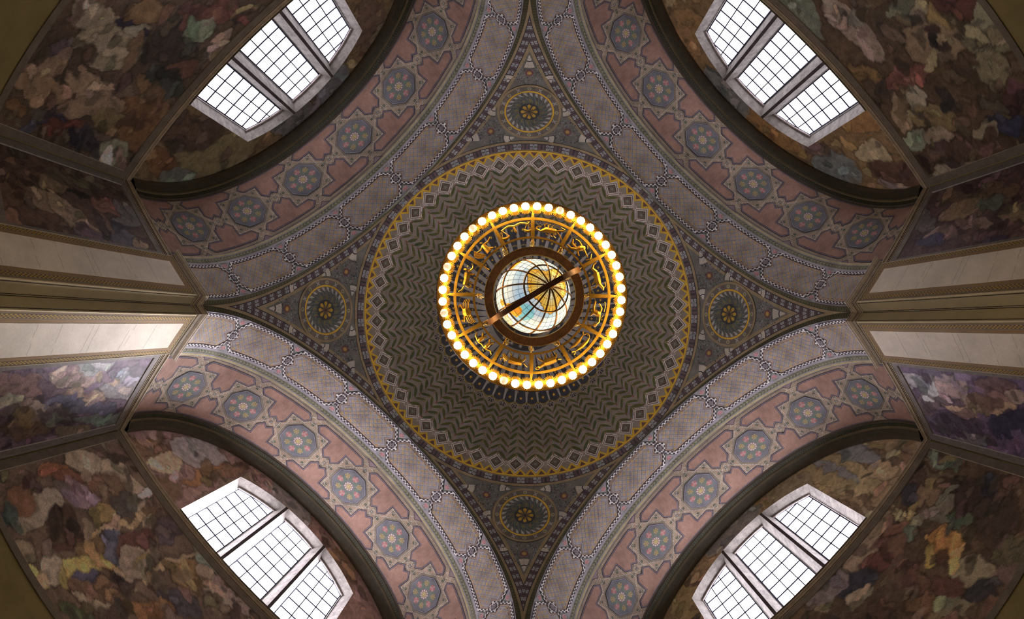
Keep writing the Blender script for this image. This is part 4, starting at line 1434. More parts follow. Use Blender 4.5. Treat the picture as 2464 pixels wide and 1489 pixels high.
        (9.05,8.16,1.26,0.29,-1.67,(0.171,0.141,0.094)), (8.47,7.28,0.54,0.33,1.34,(0.305,0.229,0.147)), (7.10,5.62,0.44,0.22,-1.95,(0.368,0.218,0.155)), (7.16,9.11,0.55,0.29,1.47,(0.157,0.139,0.156)),
        (7.05,9.65,0.37,0.21,1.21,(0.394,0.287,0.183)),
    ]),
    'west_side': dict(base=(0.244, 0.173, 0.211), seed=505, label='narrow sunlit pink and blue mural below the left pier', label2='narrow sunlit pink and blue mural below the left pier', base2=(0.244, 0.173, 0.211), blobs=[
        (7.37,6.17,0.92,0.35,-1.93,(0.326,0.201,0.176)), (7.36,7.72,0.87,0.35,-1.81,(0.597,0.435,0.361)), (8.11,8.31,0.97,0.31,-1.82,(0.521,0.373,0.265)), (8.43,8.45,1.62,0.22,-1.92,(0.166,0.156,0.212)),
        (7.89,9.50,1.00,0.47,-2.03,(0.383,0.35,0.334)), (7.05,8.22,0.60,0.20,-1.75,(0.516,0.496,0.472)), (8.24,6.91,0.86,0.29,-1.83,(0.464,0.358,0.285)), (8.87,6.71,1.04,0.37,-1.87,(0.206,0.141,0.094)),
        (8.68,7.84,0.68,0.31,-1.97,(0.094,0.073,0.07)), (8.51,6.61,0.50,0.31,-2.25,(0.252,0.179,0.089)), (9.23,9.56,1.36,0.22,-1.83,(0.214,0.239,0.209)), (7.52,9.01,0.94,0.16,-1.98,(0.628,0.476,0.322)),
        (7.60,7.07,0.61,0.15,-2.03,(0.213,0.147,0.166)), (7.76,5.94,0.44,0.21,-1.85,(0.375,0.343,0.247)), (7.47,9.72,0.65,0.27,-1.89,(0.292,0.292,0.282)), (9.46,8.56,0.89,0.26,-1.90,(0.26,0.209,0.144)),
    ]),
    'east_side': dict(base=(0.142, 0.087, 0.083), seed=605, label='narrow dim brown and violet mural above the right pier', label2='narrow dim brown and violet mural above the right pier', base2=(0.142, 0.087, 0.083), blobs=[
        (8.38,8.42,0.93,0.43,1.69,(0.357,0.252,0.155)), (7.63,8.98,0.91,0.25,-1.85,(0.285,0.194,0.163)), (7.37,9.30,0.75,0.22,-1.85,(0.114,0.102,0.168)), (6.79,6.55,0.78,0.20,-1.78,(0.091,0.076,0.114)),
        (8.81,7.41,0.88,0.31,-1.99,(0.214,0.138,0.088)), (7.75,6.59,0.60,0.27,-1.96,(0.275,0.204,0.129)), (7.62,7.71,0.65,0.23,-1.90,(0.332,0.236,0.195)), (9.03,8.98,0.83,0.25,-1.97,(0.184,0.123,0.088)),
        (8.32,9.95,0.74,0.33,-2.20,(0.184,0.158,0.152)), (8.28,7.53,0.52,0.24,1.56,(0.173,0.2,0.153)),
    ]),
    'south_side': dict(base=(0.217, 0.149, 0.229), seed=705, label='narrow violet and tan mural below the right pier', label2='narrow violet and tan mural below the right pier', base2=(0.217, 0.149, 0.229), blobs=[
        (7.37,9.94,0.60,0.24,-1.89,(0.574,0.538,0.557)), (7.44,8.63,0.71,0.34,-1.98,(0.713,0.522,0.478)), (8.25,9.78,1.02,0.40,-1.93,(0.247,0.179,0.199)), (7.94,8.15,0.81,0.29,-1.85,(0.531,0.372,0.25)),
        (8.39,6.96,0.81,0.47,-2.12,(0.066,0.062,0.106)), (7.23,7.10,0.70,0.32,-1.85,(0.228,0.135,0.134)), (8.85,8.96,1.14,0.39,-1.91,(0.127,0.103,0.137)), (7.69,9.34,0.66,0.21,-2.58,(0.786,0.772,0.753)),
        (7.87,7.19,0.57,0.23,-1.85,(0.641,0.441,0.286)), (9.36,8.53,0.91,0.28,-1.92,(0.255,0.226,0.238)), (7.12,8.76,0.61,0.16,-1.74,(0.514,0.406,0.411)), (7.39,6.55,0.40,0.22,-1.96,(0.496,0.371,0.302)),
    ]),
}

# ================================================================== MURALS
def smooth_noise(x, y, seed, cell):
    g = np.random.RandomState(seed).rand(64, 64).astype(np.float32)
    fx, fy = x / cell + 13.7, y / cell + 9.1
    ix, iy = np.floor(fx).astype(int), np.floor(fy).astype(int)
    tx, ty = fx - ix, fy - iy
    tx, ty = tx * tx * (3 - 2 * tx), ty * ty * (3 - 2 * ty)
    G = lambda a, b: g[a % 64, b % 64]
    return (G(ix, iy) * (1 - tx) + G(ix + 1, iy) * tx) * (1 - ty) + (G(ix, iy + 1) * (1 - tx) + G(ix + 1, iy + 1) * tx) * ty


def mural_colors(x, y, blobs, base, seed, gain, dens=75):
    """abstract painted colour fields: broad ragged areas first, then many small brush patches that vary the colour under them"""
    rs = np.random.RandomState(seed)
    sn = smooth_noise
    wx = x + 0.26 * (sn(x, y, seed + 1, 0.6) - 0.5) + 0.15 * (sn(x, y, seed + 2, 0.22) - 0.5) + 0.07 * (sn(x, y, seed + 5, 0.09) - 0.5)
    wy = y + 0.26 * (sn(x, y, seed + 3, 0.6) - 0.5) + 0.15 * (sn(x, y, seed + 4, 0.22) - 0.5) + 0.07 * (sn(x, y, seed + 6, 0.09) - 0.5)
    c = np.empty(x.shape + (3,), np.float32)
    c[...] = base
    c *= (0.75 + 0.5 * sn(x, y, seed + 30, 0.8))[..., None]

    def stamp(bx, by, rx, ry, rot, col, soft, edge, mix=1.0):
        R = max(rx, ry) * 1.3 + 0.45
        m = (np.abs(x - bx) < R) & (np.abs(y - by) < R)
        if not m.any(): return
        ca, sa = math.cos(rot), math.sin(rot)
        dx, dy = wx[m] - bx, wy[m] - by
        d = np.sqrt(((dx * ca + dy * sa) / rx) ** 2 + ((-dx * sa + dy * ca) / ry) ** 2)
        k = (np.clip((1.0 - d) / soft, 0, 1) * mix)[:, None]
        v = c[m]
        v = v * (1 - k) + k * np.asarray(col, np.float32)
        if edge:
            e = np.clip(1 - np.abs(d - 1.0) / (0.035 / max(0.05, min(rx, ry))), 0, 1)[:, None] * edge
            v = v * (1 - e)
        c[m] = v
    for b in blobs:
        stamp(b[0], b[1], b[2], b[3], b[4], b[5], 0.09, 0.45)
    x0, x1, y0, y1 = x.min(), x.max(), y.min(), y.max()
    fx, fy = x.ravel(), y.ravel()
    fc = c.reshape(-1, 3)
    for i in range(int(dens * (x1 - x0) * (y1 - y0) / 10)):
        j = rs.randint(len(fx))
        col = fc[j] * rs.choice([0.45, 0.65, 0.8, 1.25, 1.5, 1.8])
        col = col * (1 + 0.25 * (rs.rand(3) - 0.5)) + 0.02 * rs.rand()
        r = rs.uniform(0.05, 0.17)
        stamp(fx[j], fy[j], r * rs.uniform(1.0, 2.8), r, rs.uniform(0, PI), col, 0.12, 0.45 * (i % 2), 0.9)
    n = sn(wx * 1.0, wy, seed + 90, 0.13)
    c *= (0.75 + 0.5 * n)[..., None]
    f = sn(wx + 0.3 * wy, wy - 0.3 * wx, seed + 91, 0.12)
    ln = np.clip(1 - np.abs(f - 0.5) / 0.03, 0, 1)
    c *= (1 - 0.30 * ln)[..., None]
    return np.clip(c * gain, 0.004, 0.9)


def mural_mesh(name, patches, blobs, base, seed, mat3, gain=1.0, dens=75):
    """patches: list of (a, b, lo(a), hi(a), na, nb) in wall coordinates (across, height)"""
    V, F, C = [], [], []
    for a0, a1, lo, hi, na, nb in patches:
        aa = np.linspace(a0, a1, na + 1)
        l = np.array([lo(t) for t in aa])
        h = np.array([hi(t) for t in aa])
        tt = np.linspace(0, 1, nb + 1)
        X = np.repeat(aa[:, None], nb + 1, 1)
        Y = l[:, None] + (h - l)[:, None] * tt[None]
        c = mural_colors(X, Y, blobs, base, seed, gain, dens)
        n0 = sum(len(v) for v in V)
        V.append(np.stack([X.ravel(), Y.ravel()], 1))
        C.append(c.reshape(-1, 3))
        idx = np.arange((na + 1) * (nb + 1)).reshape(na + 1, nb + 1) + n0
        F.append(np.stack([idx[:-1, :-1].ravel(), idx[1:, :-1].ravel(), idx[1:, 1:].ravel(), idx[:-1, 1:].ravel()], 1))
    V, F, C = np.concatenate(V), np.concatenate(F), np.concatenate(C)
    P = np.stack([mat3(v[0], v[1]) for v in V])
    me = bpy.data.meshes.new(name)
    me.from_pydata(P.tolist(), [], F.tolist())
    at = me.color_attributes.new('Col', 'FLOAT_COLOR', 'POINT')
    at.data.foreach_set('color', np.concatenate([C, np.ones((len(C), 1))], 1).astype(np.float32).ravel())
    me.materials.append(M_MURAL)
    o = bpy.data.objects.new(name, me)
    COL.objects.link(o)
    return o


FRAMEC = (0.20, 0.165, 0.12)


def strip_frame(mb, pts, w, d, fm, col, col2):
    """a raised frame along an outline (closed) in wall coordinates"""
    m = len(pts)
    P = [Vector(p) for p in pts]
    inn = []
    for i in range(m):
        d0, d1 = (P[i] - P[i - 1]).normalized(), (P[(i + 1) % m] - P[i]).normalized()
        n = Vector((-d0.y, d0.x)) + Vector((-d1.y, d1.x))
        inn.append(P[i] + n / n.length_squared * 2 * w)
    for i in range(m):
        j = (i + 1) % m
        mb.face([fm(*P[i], 0), fm(*P[j], 0), fm(*P[j], d), fm(*P[i], d)], col)
        mb.face([fm(*P[i], d), fm(*P[j], d), fm(*inn[j], d), fm(*inn[i], d)], col)
        mb.face([fm(*inn[i], d), fm(*inn[j], d), fm(*inn[j], 0), fm(*inn[i], 0)], col2)


MLOC = {'north': 'upper left', 'east': 'upper right', 'south': 'lower right', 'west': 'lower left'}
Z0, Z1, VW = 5.42, 10.40, 4.93
for nm, a in ARMS.items():
    D = MURALS[nm]
    o = mural_mesh('mural', [(-VW, VW, lambda t: Z0, lambda t: Z1, 260, 136)], D['blobs'], D['base'], D['seed'], lambda x, y: (BACK - 0.004, x, y))
    mb = MB()
    strip_frame(mb, [(-VW - 0.2, Z0 - 0.2), (VW + 0.2, Z0 - 0.2), (VW + 0.2, Z1 + 0.02), (-VW - 0.2, Z1 + 0.02)], 0.2, 0.05, lambda x, y, d: (BACK - d, x, y), FRAMEC, (0.46, 0.40, 0.30))
    mb.build('frame', M_TRIM, o)
    o.rotation_euler = (0, 0, a)
    tag(o, D['label'], 'mural', 'large wall murals')
    arcm = lambda v: ZS + math.sqrt(max(0, 5.045 ** 2 - v * v))
    o = mural_mesh('lunette_mural', [(-5.04, -WIN_HALF, lambda t: ZS, arcm, 70, 120), (-WIN_HALF, WIN_HALF, win_top, arcm, 140, 24), (WIN_HALF, 5.04, lambda t: ZS, arcm, 70, 120)], D['blobs'], D['base2'], D['seed'], lambda x, y: (BACK - 0.002, x, y), 1.2, 30)
    o.rotation_euler = (0, 0, a)
    tag(o, D['label2'], 'mural', 'lunette murals')
for key, (arm, sgn) in {'north_side': ('north', -1), 'west_side': ('west', 1), 'east_side': ('east', 1), 'south_side': ('south', -1)}.items():
    D = MURALS[key]
    o = mural_mesh('side_mural', [(6.90, 9.52, lambda t: 5.55, lambda t: 10.12, 84, 140)], D['blobs'], D['base'], D['seed'], lambda x, y: (x, sgn * (SIDE - 0.006), y))
    mb = MB()
    fm = lambda x, y, d: (x, sgn * (SIDE - d), y)
    strip_frame(mb, [(6.72, 5.35), (9.72, 5.35), (9.72, 10.34), (6.72, 10.34)], 0.19, 0.03, fm, (0.24, 0.21, 0.18), (0.46, 0.42, 0.36))
    mb.build('frame', M_TRIM, o)
    o.rotation_euler = (0, 0, ARMS[arm])
    tag(o, D['label'], 'mural', 'narrow side murals beside the piers')

# ================================================================== CHANDELIER
ch = empty('chandelier', (0.008, -0.083, 7.4))
tag(ch, 'gilded ring chandelier with a glowing stained-glass globe and round bulbs', 'chandelier')
GC = (0.50, 0.29, 0.035)
GC2 = (0.38, 0.20, 0.02)
BR_SHADE = (0.10, 0.045, 0.02)  # shade of the ring's unlit underside put into the colour
RBULB = 1.06
mb = MB()
mb.lathe([(1.02, -0.02), (1.15, -0.02), (1.16, 0.0), (1.16, 0.05), (1.02, 0.05), (1.01, 0.0), (1.02, -0.02)], 96, (0.06, 0.03, 0.004))
mb.build('bulb_ring', M_GOLD, ch, smooth=False)
# fluted sockets with bulbs
mb = MB()
n = 22
for k in range(n):
    a0, a1, am = 2 * PI * k / n, 2 * PI * (k + 1) / n, 2 * PI * (k + 0.5) / n
    Q = lambda r, a, z: (r * math.cos(a), r * math.sin(a), z)
    for (ra, rb_, za, zb, a, b) in ((0.030, 0.080, -0.060, -0.020, a0, am), (0.030, 0.066, -0.055, -0.020, am, a1)):
        mb.face([Q(ra, a, za), Q(ra, b, za), Q(rb_, b, zb), Q(rb_, a, zb)], GC if a == a0 else (0.45, 0.22, 0.03))
    mb.face([Q(0.080, a0, -0.02), Q(0.080, am, -0.02), Q(0.066, am, -0.02), Q(0.066, a1, -0.02), (0, 0, 0.0)], GC2)
    mb.face([Q(0.030, a0, -0.060), Q(0.030, a1, -0.060), Q(0.022, a1, -0.085), Q(0.022, a0, -0.085)], GC2)
sock0 = mb.build('socket', M_GOLD, ch)
mb = MB()
mb.sphere((0, 0, 0), 0.050, (1, 1, 1), 10, 6)
bulb0 = mb.build('bulb', M_BULB, sock0, smooth=True)
bulb0.location = (0.004, 0, -0.105)
DIM = {-18 % 48, -22 % 48, 22, 14, -10 % 48}
for k in range(48):
    a = math.radians(7.5 * (k + 0.36))
    m = Matrix.Rotation(a, 4, 'Z') @ Matrix.Translation((RBULB, 0, 0))
    if k == 0:
        s, b = sock0, bulb0
        s.matrix_local = m
    else:
        s = instance(sock0, ch, mat=m)
        b = instance(bulb0, s)
    if k in DIM:
        b.material_slots[0].link = 'OBJECT'
        b.material_slots[0].material = M_BULB_DIM
# zodiac ring
mb = MB()
mb.lathe([(0.912, -0.015), (0.945, -0.015), (0.945, 0.02), (0.912, 0.02), (0.912, -0.015)], 96, GC)
mb.build('outer_rail', M_GOLD, ch)
mb = MB()
mb.lathe([(0.688, 0.0), (0.712, 0.0), (0.712, 0.03), (0.688, 0.03), (0.688, 0.0)], 96, GC2)
mb.build('inner_rail', M_GOLD, ch)
mb = MB()
q = [(0.69, 0.026), (0.94, 0.020), (1.02, 0.008)]
for (r0, w0), (r1, w1) in zip(q, q[1:]):
    mb.face([(r0, -w0, -0.02), (r1, -w1, -0.02), (r1, w1, -0.02), (r0, w0, -0.02)], GC)
    mb.face([(r0, -w0, 0.02), (r1, -w1, 0.02), (r1, -w1, -0.02), (r0, -w0, -0.02)], GC2)
    mb.face([(r0, w0, 0.02), (r1, w1, 0.02), (r1, w1, -0.02), (r0, w0, -0.02)], GC2)
    mb.face([(r0, -w0, 0.02), (r1, -w1, 0.02), (r1, w1, 0.02), (r0, w0, 0.02)], GC2)
mb.box((0.70, -0.008, -0.032), (0.95, 0.008, -0.02), GC)
sp = mb.build('spoke', M_GOLD, ch)
for k in range(1, 12): instance(sp, ch, mat=RZ(PI / 6 * k))
# the twelve openwork figures: strokes in (along the ring, outwards) coordinates, unit = panel half height
FIG = {
    'scales_figure': [[(-1.3, .5, .08), (-.6, .75, .1), (0, .55, .1), (.6, .8, .1), (1.3, .6, .08)], [(1.3, .6, .06), (1.45, .85, .06), (1.2, .9, .05)], [(-1.25, .5, .04), (-1.5, -.4, .04)], [(-1.25, .5, .04), (-.8, -.45, .04)], [(1.2, .65, .04), (.95, -.2, .04)], [(1.2, .65, .04), (1.55, -.2, .04)], [(-1.65, -.45, .1), (-1.15, -.65, .16), (-.7, -.5, .1)], [(.85, -.2, .1), (1.25, -.4, .15), (1.65, -.2, .1)], [(-.1, .6, .09), (0, -.1, .12), (.15, -.4, .06)]],
    'scorpion_figure': [[(-.9, -.3, .12), (-.4, 0, .26), (.2, .05, .26), (.6, .2, .16)], [(-.9, -.3, .1), (-1.4, -.1, .1), (-1.3, .25, .08), (-.9, .25, .06)], [(.6, .2, .1), (1.1, .5, .09), (1.3, .8, .07), (.9, .85, .06)]] + [[(x, .1, .05), (x - .15, .6, .05), (x + .1, .85, .04)] for x in (-.5, -.15, .2)] + [[(x, -.1, .05), (x + .1, -.55, .05), (x + .4, -.7, .04)] for x in (-.4, 0, .4)] + [[(.7, .1, .08), (1.2, -.3, .07), (1.5, -.6, .05)]],
    'archer_figure': [[(-.2, -.5, .18), (0, 0, .26), (.2, .35, .22), (.3, .55, .14)], [(.4, .8, .2), (.42, .84, .18)], [(.15, .35, .1), (.8, .1, .09), (1.2, .0, .07)], [(.1, .3, .1), (-.5, .6, .08), (-.9, .5, .07)], [(-.2, -.4, .16), (-.9, -.2, .12), (-1.1, .3, .09)], [(-.2, -.4, .16), (-.7, -.8, .11), (-1.3, -.7, .07)], [(1.1, .7, .05), (1.45, .2, .06), (1.3, -.4, .05)], [(0, -.5, .1), (.5, -.8, .08)]],
    'goat_figure': [[(-.6, .1, .26), (0, 0, .3), (.6, .05, .24)], [(.6, .1, .16), (1.0, .5, .14), (1.2, .45, .08)], [(1.0, .55, .06), (.8, .9, .05), (.5, .85, .04)], [(-.6, .1, .2), (-1.1, -.2, .14), (-1.4, .2, .08), (-1.5, .6, .1)], [(.5, -.1, .09), (.9, -.5, .07), (.8, -.85, .05)], [(.3, -.1, .09), (.3, -.6, .07), (.5, -.85, .05)], [(-.3, -.2, .07), (-.5, -.6, .05)]],
    'water_bearer_figure': [[(-.1, -.5, .2), (0, 0, .28), (.1, .4, .2)], [(.15, .72, .18), (.16, .75, .17)], [(.1, .35, .12), (.7, .55, .1), (1.1, .3, .08)], [(1.0, .3, .2), (1.3, .1, .16)], [(1.3, 0, .05), (1.4, -.5, .07), (1.1, -.85, .05)], [(0, .3, .12), (-.6, .4, .1), (-1.0, .0, .07)], [(-.1, -.5, .16), (-.6, -.6, .12), (-1.2, -.5, .09)], [(0, -.5, .14), (.4, -.8, .1)], [(-1.2, .7, .05), (-.8, .85, .05), (-.3, .8, .04)]],
    'fish_figure': [[(-1.1, .45, .04), (-.6, .5, .16), (0, .45, .2), (.5, .4, .1), (.8, .35, .04)], [(.75, .38, .05), (1.1, .65, .09)], [(.75, .38, .05), (1.1, .15, .08)], [(1.1, -.35, .04), (.5, -.3, .16), (-.1, -.35, .2), (-.6, -.4, .1), (-.9, -.4, .04)], [(-.85, -.4, .05), (-1.25, -.15, .08)], [(-.85, -.4, .05), (-1.2, -.7, .08)], [(-1.1, .45, .03), (-1.3, .1, .03), (-1.2, -.3, .03)]],
    'ram_figure': [[(-.7, .0, .28), (0, .05, .33), (.5, .1, .28)], [(.5, .2, .18), (.95, .5, .16), (1.15, .45, .09)], [(.95, .6, .07), (1.15, .85, .07), (1.35, .7, .06), (1.25, .5, .05)], [(-.7, -.1, .12), (-.9, -.5, .08), (-.8, -.85, .06)], [(-.5, -.1, .12), (-.4, -.6, .08), (-.5, -.88, .06)], [(.3, -.1, .1), (.3, -.6, .08), (.2, -.88, .06)], [(.55, -.1, .1), (.9, -.4, .08), (1.1, -.75, .06)], [(-.9, .1, .1), (-1.2, .3, .06)]],
    'bull_figure': [[(-.8, .05, .28), (-.1, .05, .32), (.5, .0, .34)], [(.6, .1, .22), (1.0, -.1, .2), (1.25, -.35, .12)], [(1.0, .1, .06), (1.3, .3, .06), (1.2, .6, .04)], [(1.0, .1, .06), (.8, .5, .05)], [(-.8, -.1, .13), (-1.1, -.5, .09), (-1.0, -.88, .06)], [(-.5, -.1, .12), (-.5, -.6, .08), (-.6, -.88, .06)], [(.3, -.2, .12), (.4, -.6, .08), (.7, -.85, .06)], [(-1.0, .1, .05), (-1.35, .5, .05), (-1.5, .1, .04)]],
    'twins_figure': [[(-.5, -.4, .15), (-.45, .1, .2), (-.45, .45, .15)], [(-.45, .72, .15), (-.44, .75, .14)], [(.4, -.4, .15), (.45, .1, .2), (.45, .45, .15)], [(.45, .72, .15), (.46, .75, .14)], [(-.45, .4, .1), (.0, .3, .08), (.45, .4, .1)], [(-.5, .4, .1), (-1.0, .2, .08), (-1.3, .5, .06)], [(.5, .4, .1), (1.0, .2, .08), (1.25, -.2, .06)], [(-.5, -.4, .12), (-.8, -.85, .08)], [(-.5, -.4, .12), (-.2, -.85, .08)], [(.4, -.4, .12), (.2, -.85, .08)], [(.45, -.4, .12), (.85, -.8, .08)]],
    'crab_figure': [[(-.35, 0, .34), (0, 0, .42), (.35, 0, .34)], [(-.3, .3, .1), (-.8, .6, .09), (-.6, .9, .1)], [(.3, .3, .1), (.8, .6, .09), (.6, .9, .1)]] + [[(sx * .3, y, .06), (sx * .9, y - .05 + .3 * y, .05), (sx * 1.25, y - .35, .035)] for sx in (-1, 1) for y in (.2, .0, -.2, -.35)],
    'lion_figure': [[(-.8, .05, .24), (-.2, .0, .26), (.4, .1, .32)], [(.6, .35, .3), (.75, .4, .28)], [(.95, .35, .14), (1.05, .3, .1)], [(-.9, .1, .07), (-1.3, .4, .06), (-1.5, .8, .07)], [(-.8, -.1, .12), (-1.0, -.5, .09), (-.8, -.85, .07)], [(-.6, -.1, .12), (-.4, -.55, .09), (-.5, -.88, .07)], [(.3, -.1, .12), (.4, -.6, .09), (.6, -.85, .07)], [(.5, 0, .12), (1.0, -.3, .09), (1.3, -.2, .07)]],
    'maiden_figure': [[(0, -.85, .3), (0, -.3, .26), (0, .2, .2), (.0, .45, .14)], [(.0, .72, .16), (.02, .76, .15)], [(.05, .35, .1), (.6, .3, .09), (1.0, .6, .06)], [(-.05, .35, .1), (-.5, .1, .09), (-.9, .3, .06)]] + [[(-1.0 - .1 * k, .7 - .1 * k, .035), (-.8 - .13 * k, -.2, .035), (-.5 - .12 * k, -.8, .035)] for k in range(5)] + [[(.15, -.4, .14), (.6, -.8, .1)]],
}
ORDER = ['goat_figure', 'archer_figure', 'scorpion_figure', 'scales_figure', 'maiden_figure', 'lion_figure', 'crab_figure', 'twins_figure', 'bull_figure', 'ram_figure', 'fish_figure', 'water_bearer_figure']
for k, nm in enumerate(ORDER):
    am = -PI / 6 * (k + 0.5)
    mb = MB()
    for stroke in FIG[nm]:
        pts, rad = [], []
        fine = []
        for (s0, s1) in zip(stroke, stroke[1:]):
            for t in (0, 0.33, 0.67): fine.append(tuple(s0[i] + (s1[i] - s0[i]) * t for i in range(3)))
        fine.append(stroke[-1])
        for x, y, r in fine:
            rr_ = 0.812 + 0.094 * y
            a = am + x * 0.122 / 0.812
            pts.append((rr_ * math.cos(a), rr_ * math.sin(a), 0.0))
            rad.append(max(0.0065, r * 0.135))
        mb.tube(pts, rad, rnd.choice([GC, GC2, (0.45, 0.25, 0.03)]), 8)
    mb.build(nm, M_GOLD, ch, smooth=True)
# horizon ring, meridian and globe
GX, GY = 0.014, 0.012
mb = MB()
mb.lathe([(0.497, -0.02), (0.590, -0.02), (0.597, 0.0), (0.597, 0.05), (0.493, 0.05), (0.49, 0.0), (0.497, -0.02)], 96, BR_SHADE, GX + 0.012, GY)
mb.build('horizon_ring', M_BRONZE, ch)
mb = MB()
mb.lathe([(0.487, 0.0), (0.494, -0.022), (0.499, -0.022)], 96, GC2, GX + 0.012, GY)
mb.build('ring_edge', M_GOLD, ch)
mb = MB()
mb.lathe([(0.590, -0.022), (0.596, -0.022), (0.600, 0.0)], 96, GC2, GX + 0.012, GY)
mb.build('ring_edge', M_GOLD, ch)
RG = 0.447
AX = Vector((0.40, -0.215, -0.885)).normalized()          # pole that faces the floor
gl = empty('globe', (GX, GY, 0.02))
gl.parent = ch
X_ = AX.orthogonal().normalized()
Y_ = AX.cross(X_)


def gpt(col, lon, r=RG):
    return (AX * math.cos(col) + (X_ * math.cos(lon) + Y_ * math.sin(lon)) * math.sin(col)) * r


rg = random.Random(12)
coast = [math.radians(33 + 4.5 * math.sin(3 * t + 0.6) + 3.2 * math.sin(5 * t + 1.9) + rg.uniform(-1.2, 1.2)) for t in np.linspace(0, 2 * PI, 73)[:-1]]
land = []   # further land masses by direction seen from below: (dx, dy, spread)
for px, py, r in ((-.62, .36, .17), (-.50, .42, .16), (-.40, .40, .12), (-.74, .44, .10), (-.66, .66, .16), (-.58, .80, .12), (-.82, .20, .08), (-.48, -.82, .11), (-.58, -.72, .10), (-.40, -.86, .09)):
    z = -math.sqrt(max(0.02, 1 - px * px - py * py))
    land.append((Vector((px, py, z)).normalized(), r))
nc, nl = 90, 180
mb = MB()
WATER = [(0.70, 0.84, 1.0), (0.80, 0.90, 1.0), (0.62, 0.80, 0.98)]
for i in range(nc):
    for j in range(nl):
        c0, c1, l0, l1 = PI * i / nc, PI * (i + 1) / nc, 2 * PI * j / nl, 2 * PI * (j + 1) / nl
        cm, lm = (c0 + c1) / 2, (l0 + l1) / 2
        d = gpt(cm, lm, 1)
        k = lm / (2 * PI) * 72
        lim = coast[int(k) % 72] * (1 - k % 1) + coast[(int(k) + 1) % 72] * (k % 1)
        wob = 0.05 * math.sin(9 * lm + 17 * cm) + 0.04 * math.sin(23 * cm - 5 * lm)
        if cm < lim:
            g = 0.5 + 0.5 * math.sin(7 * lm) * math.sin(16 * cm)
            t = min(1, max(0, (lim - cm) / 0.45))
            col = (1.0, 0.42 + 0.12 * g + 0.40 * t, 0.03 + 0.05 * g + 0.50 * t * t)
        elif any(math.acos(max(-1, min(1, d.dot(q)))) < r * (1 + 2.2 * wob) for q, r in land):
            g = 0.5 + 0.5 * math.sin(11 * lm + 13 * cm)
            pale = d.dot(Vector((-.62, .74, -.25)).normalized()) > 0.96
            col = (0.95, 0.72, 0.50) if pale else (1.0, 0.38 + 0.16 * g, 0.04)
        else:
            g = 0.5 + 0.5 * math.sin(3 * lm + 5 * cm) * math.cos(7 * cm - 2 * lm)
            if d.dot(Vector((-.22, .45, -.86)).normalized()) > 0.972: col = (0.30, 0.72, 0.80)
            else: col = (0.42 + 0.42 * g, 0.66 + 0.26 * g, 0.92)
        q = [gpt(c0, l0), gpt(c1, l0), gpt(c1, l1), gpt(c0, l1)]
        mb.face(q[:3] if i == 0 else (q if i < nc - 1 else [q[0], q[1], q[3]]), col)
M_GLOBE = bpy.data.materials.new('lit_art_glass')
M_GLOBE.use_nodes = True
_nt = M_GLOBE.node_tree
_b = _nt.nodes['Principled BSDF']
_a = _nt.nodes.new('ShaderNodeAttribute')
_a.attribute_name = 'Col'
_nt.links.new(_a.outputs['Color'], _b.inputs['Base Color'])
_nt.links.new(_a.outputs['Color'], _b.inputs['Emission Color'])
_b.inputs['Emission Strength'].default_value = 0.58
_b.inputs['Roughness'].default_value = 0.25
M_GLOBE.cycles.emission_sampling = 'NONE'
mb.build('glass_shell', M_GLOBE, gl, smooth=True)
RIB = (0.20, 0.10, 0.03)
for k in range(12):
    mb = MB()
    lo = 2 * PI * (k + 0.25) / 12
    mb.tube([gpt(0.06 + (PI - 0.12) * t / 30, lo, RG + 0.004) for t in range(31)], 0.0105, RIB, 5)
    mb.build('meridian_rib', M_GOLD, gl)
for c in (38, 76, 114, 148):
    mb = MB()
    mb.tube([gpt(math.radians(c), 2 * PI * t / 64, RG + 0.004) for t in range(64)], 0.0105, RIB, 5, closed=True)
    mb.build('parallel_rib', M_GOLD, gl)
mb = MB()
for k in range(36):
    if k % 3 == 0: continue
    mb.tube([gpt(0.12 + (PI - 0.24) * t / 24, 2 * PI * (k + 0.75) / 36, RG + 0.001) for t in range(25)], 0.0022, (0.10, 0.10, 0.12), 3, cap=False)
for c in (10, 19, 28.5, 47, 56.5, 66, 85, 95, 104, 124, 136):
    mb.tube([gpt(math.radians(c), 2 * PI * t / 48, RG + 0.001) for t in range(48)], 0.0022, (0.10, 0.10, 0.12), 3, closed=True)
mb.tube([gpt(coast[t % 72], 2 * PI * t / 72, RG + 0.001) for t in range(72)], 0.003, (0.03, 0.02, 0.01), 4, closed=True)
mb.build('lead_line', M_IRON, gl)
for s in (1, -1):
    mb = MB()
    c = AX * s * (RG + 0.012)
    mb.sphere(c, 0.045, (0.30, 0.16, 0.05), 12, 6)
    mb.tube([c, c + AX * s * 0.17], 0.014, (0.20, 0.10, 0.04), 8)
    mb.build('pole_hub', M_GOLD, gl)
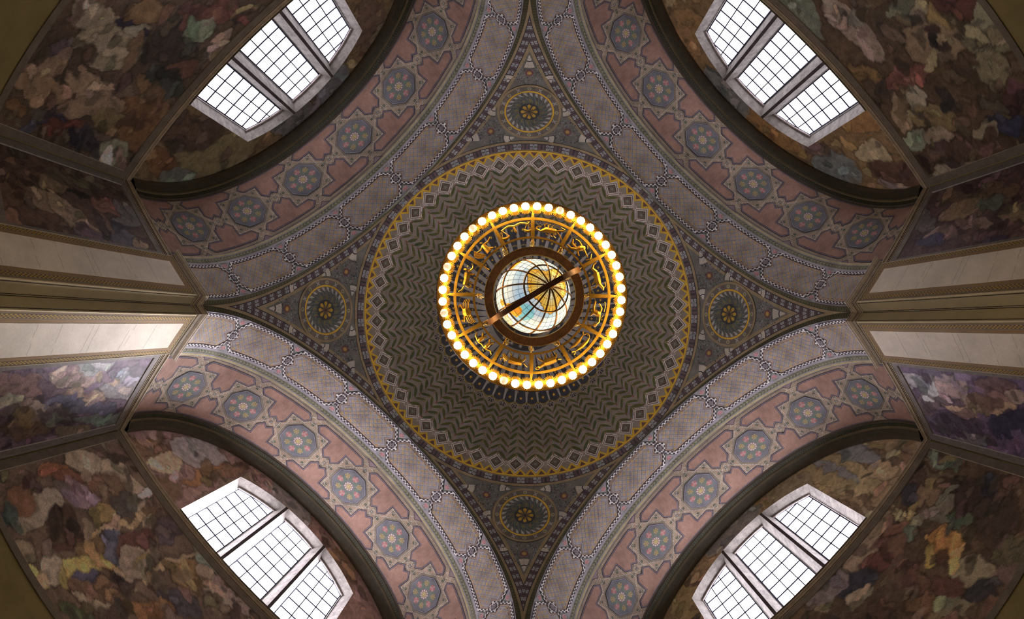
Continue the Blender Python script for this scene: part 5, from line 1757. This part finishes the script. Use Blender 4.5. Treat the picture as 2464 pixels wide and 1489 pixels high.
# meridian: vertical band passing under and over the globe
md = Vector((1.1108, -0.6758, 0)).normalized()
mn = Vector((-md.y, md.x, 0))
mb = MB()
nseg = 96
for k in range(nseg):
    a0, a1 = 2 * PI * k / nseg, 2 * PI * (k + 1) / nseg
    P = lambda r, a, w: md * (r * math.cos(a)) + Vector((0, 0, r * math.sin(a))) + mn * w + Vector((GX + 0.011, GY, 0.03))
    r0, r1, w = 0.575, 0.640, 0.030
    out = (0.13, 0.055, 0.03)  # dark outer face: shade put into the colour, sides gold as if lit
    mb.face([P(r1, a0, -w), P(r1, a1, -w), P(r1, a1, w), P(r1, a0, w)], out)
    mb.face([P(r0, a0, -w), P(r0, a1, -w), P(r0, a1, w), P(r0, a0, w)], (0.5, 0.28, 0.06))
    for s in (1, -1): mb.face([P(r0, a0, s * w), P(r0, a1, s * w), P(r1, a1, s * w), P(r1, a0, s * w)], (0.55, 0.30, 0.10))
mb.build('meridian_band', M_BRONZE, ch)
# hanging chains: eight, rising to the crown of the dome
mb = MB()
NLK = 9
for k in range(NLK):
    t = 0.05 + 0.072 * k
    z = t
    pts = []
    for i in range(10):
        a = 2 * PI * i / 10
        x, y = 0.026 * math.cos(a), 0.045 * math.sin(a)
        pts.append((x, 0, z + y) if k % 2 == 0 else (0, x, z + y))
    mb.tube(pts, 0.009, (0.90, 0.60, 0.18), 5, closed=True)
mb.tube([(0, 0, 0.0), (0, 0, -0.03)], [0.02, 0.006], (0.90, 0.60, 0.18), 8)
mb.tube([(0, 0, 0.05 + 0.072 * NLK), (-0.55, 0, 10.9)], 0.010, (0.60, 0.40, 0.12), 5)
chain0 = mb.build('chain', M_GOLD, ch)
CH = [-58, -122, 180, 0, 148, 118, 90, 62, 32, -90]
for i, dg in enumerate(CH):
    m = Matrix.Rotation(math.radians(dg), 4, 'Z') @ Matrix.Translation((0.660, 0, 0.02))
    if i == 0: chain0.matrix_local = m
    else: instance(chain0, ch, mat=m)
mb = MB()
mb.tube([(0.60, 0, 0.01), (0.695, 0, 0.01)], 0.007, GC, 6)
mb.sphere((0.645, 0, 0.01), 0.012, GC, 8, 6)
st0 = mb.build('stay_rod', M_GOLD, ch)
for k in range(12):
    m = RZ(PI / 6 * k)
    if k == 0: st0.matrix_local = m
    else: instance(st0, ch, mat=m)
mb = MB()
mb.lathe([(0.0, 10.88), (0.22, 10.90), (0.30, 11.0), (0.26, 11.14), (0.0, 11.2)], 32, GC2)
mb.build('ceiling_boss', M_GOLD, ch)
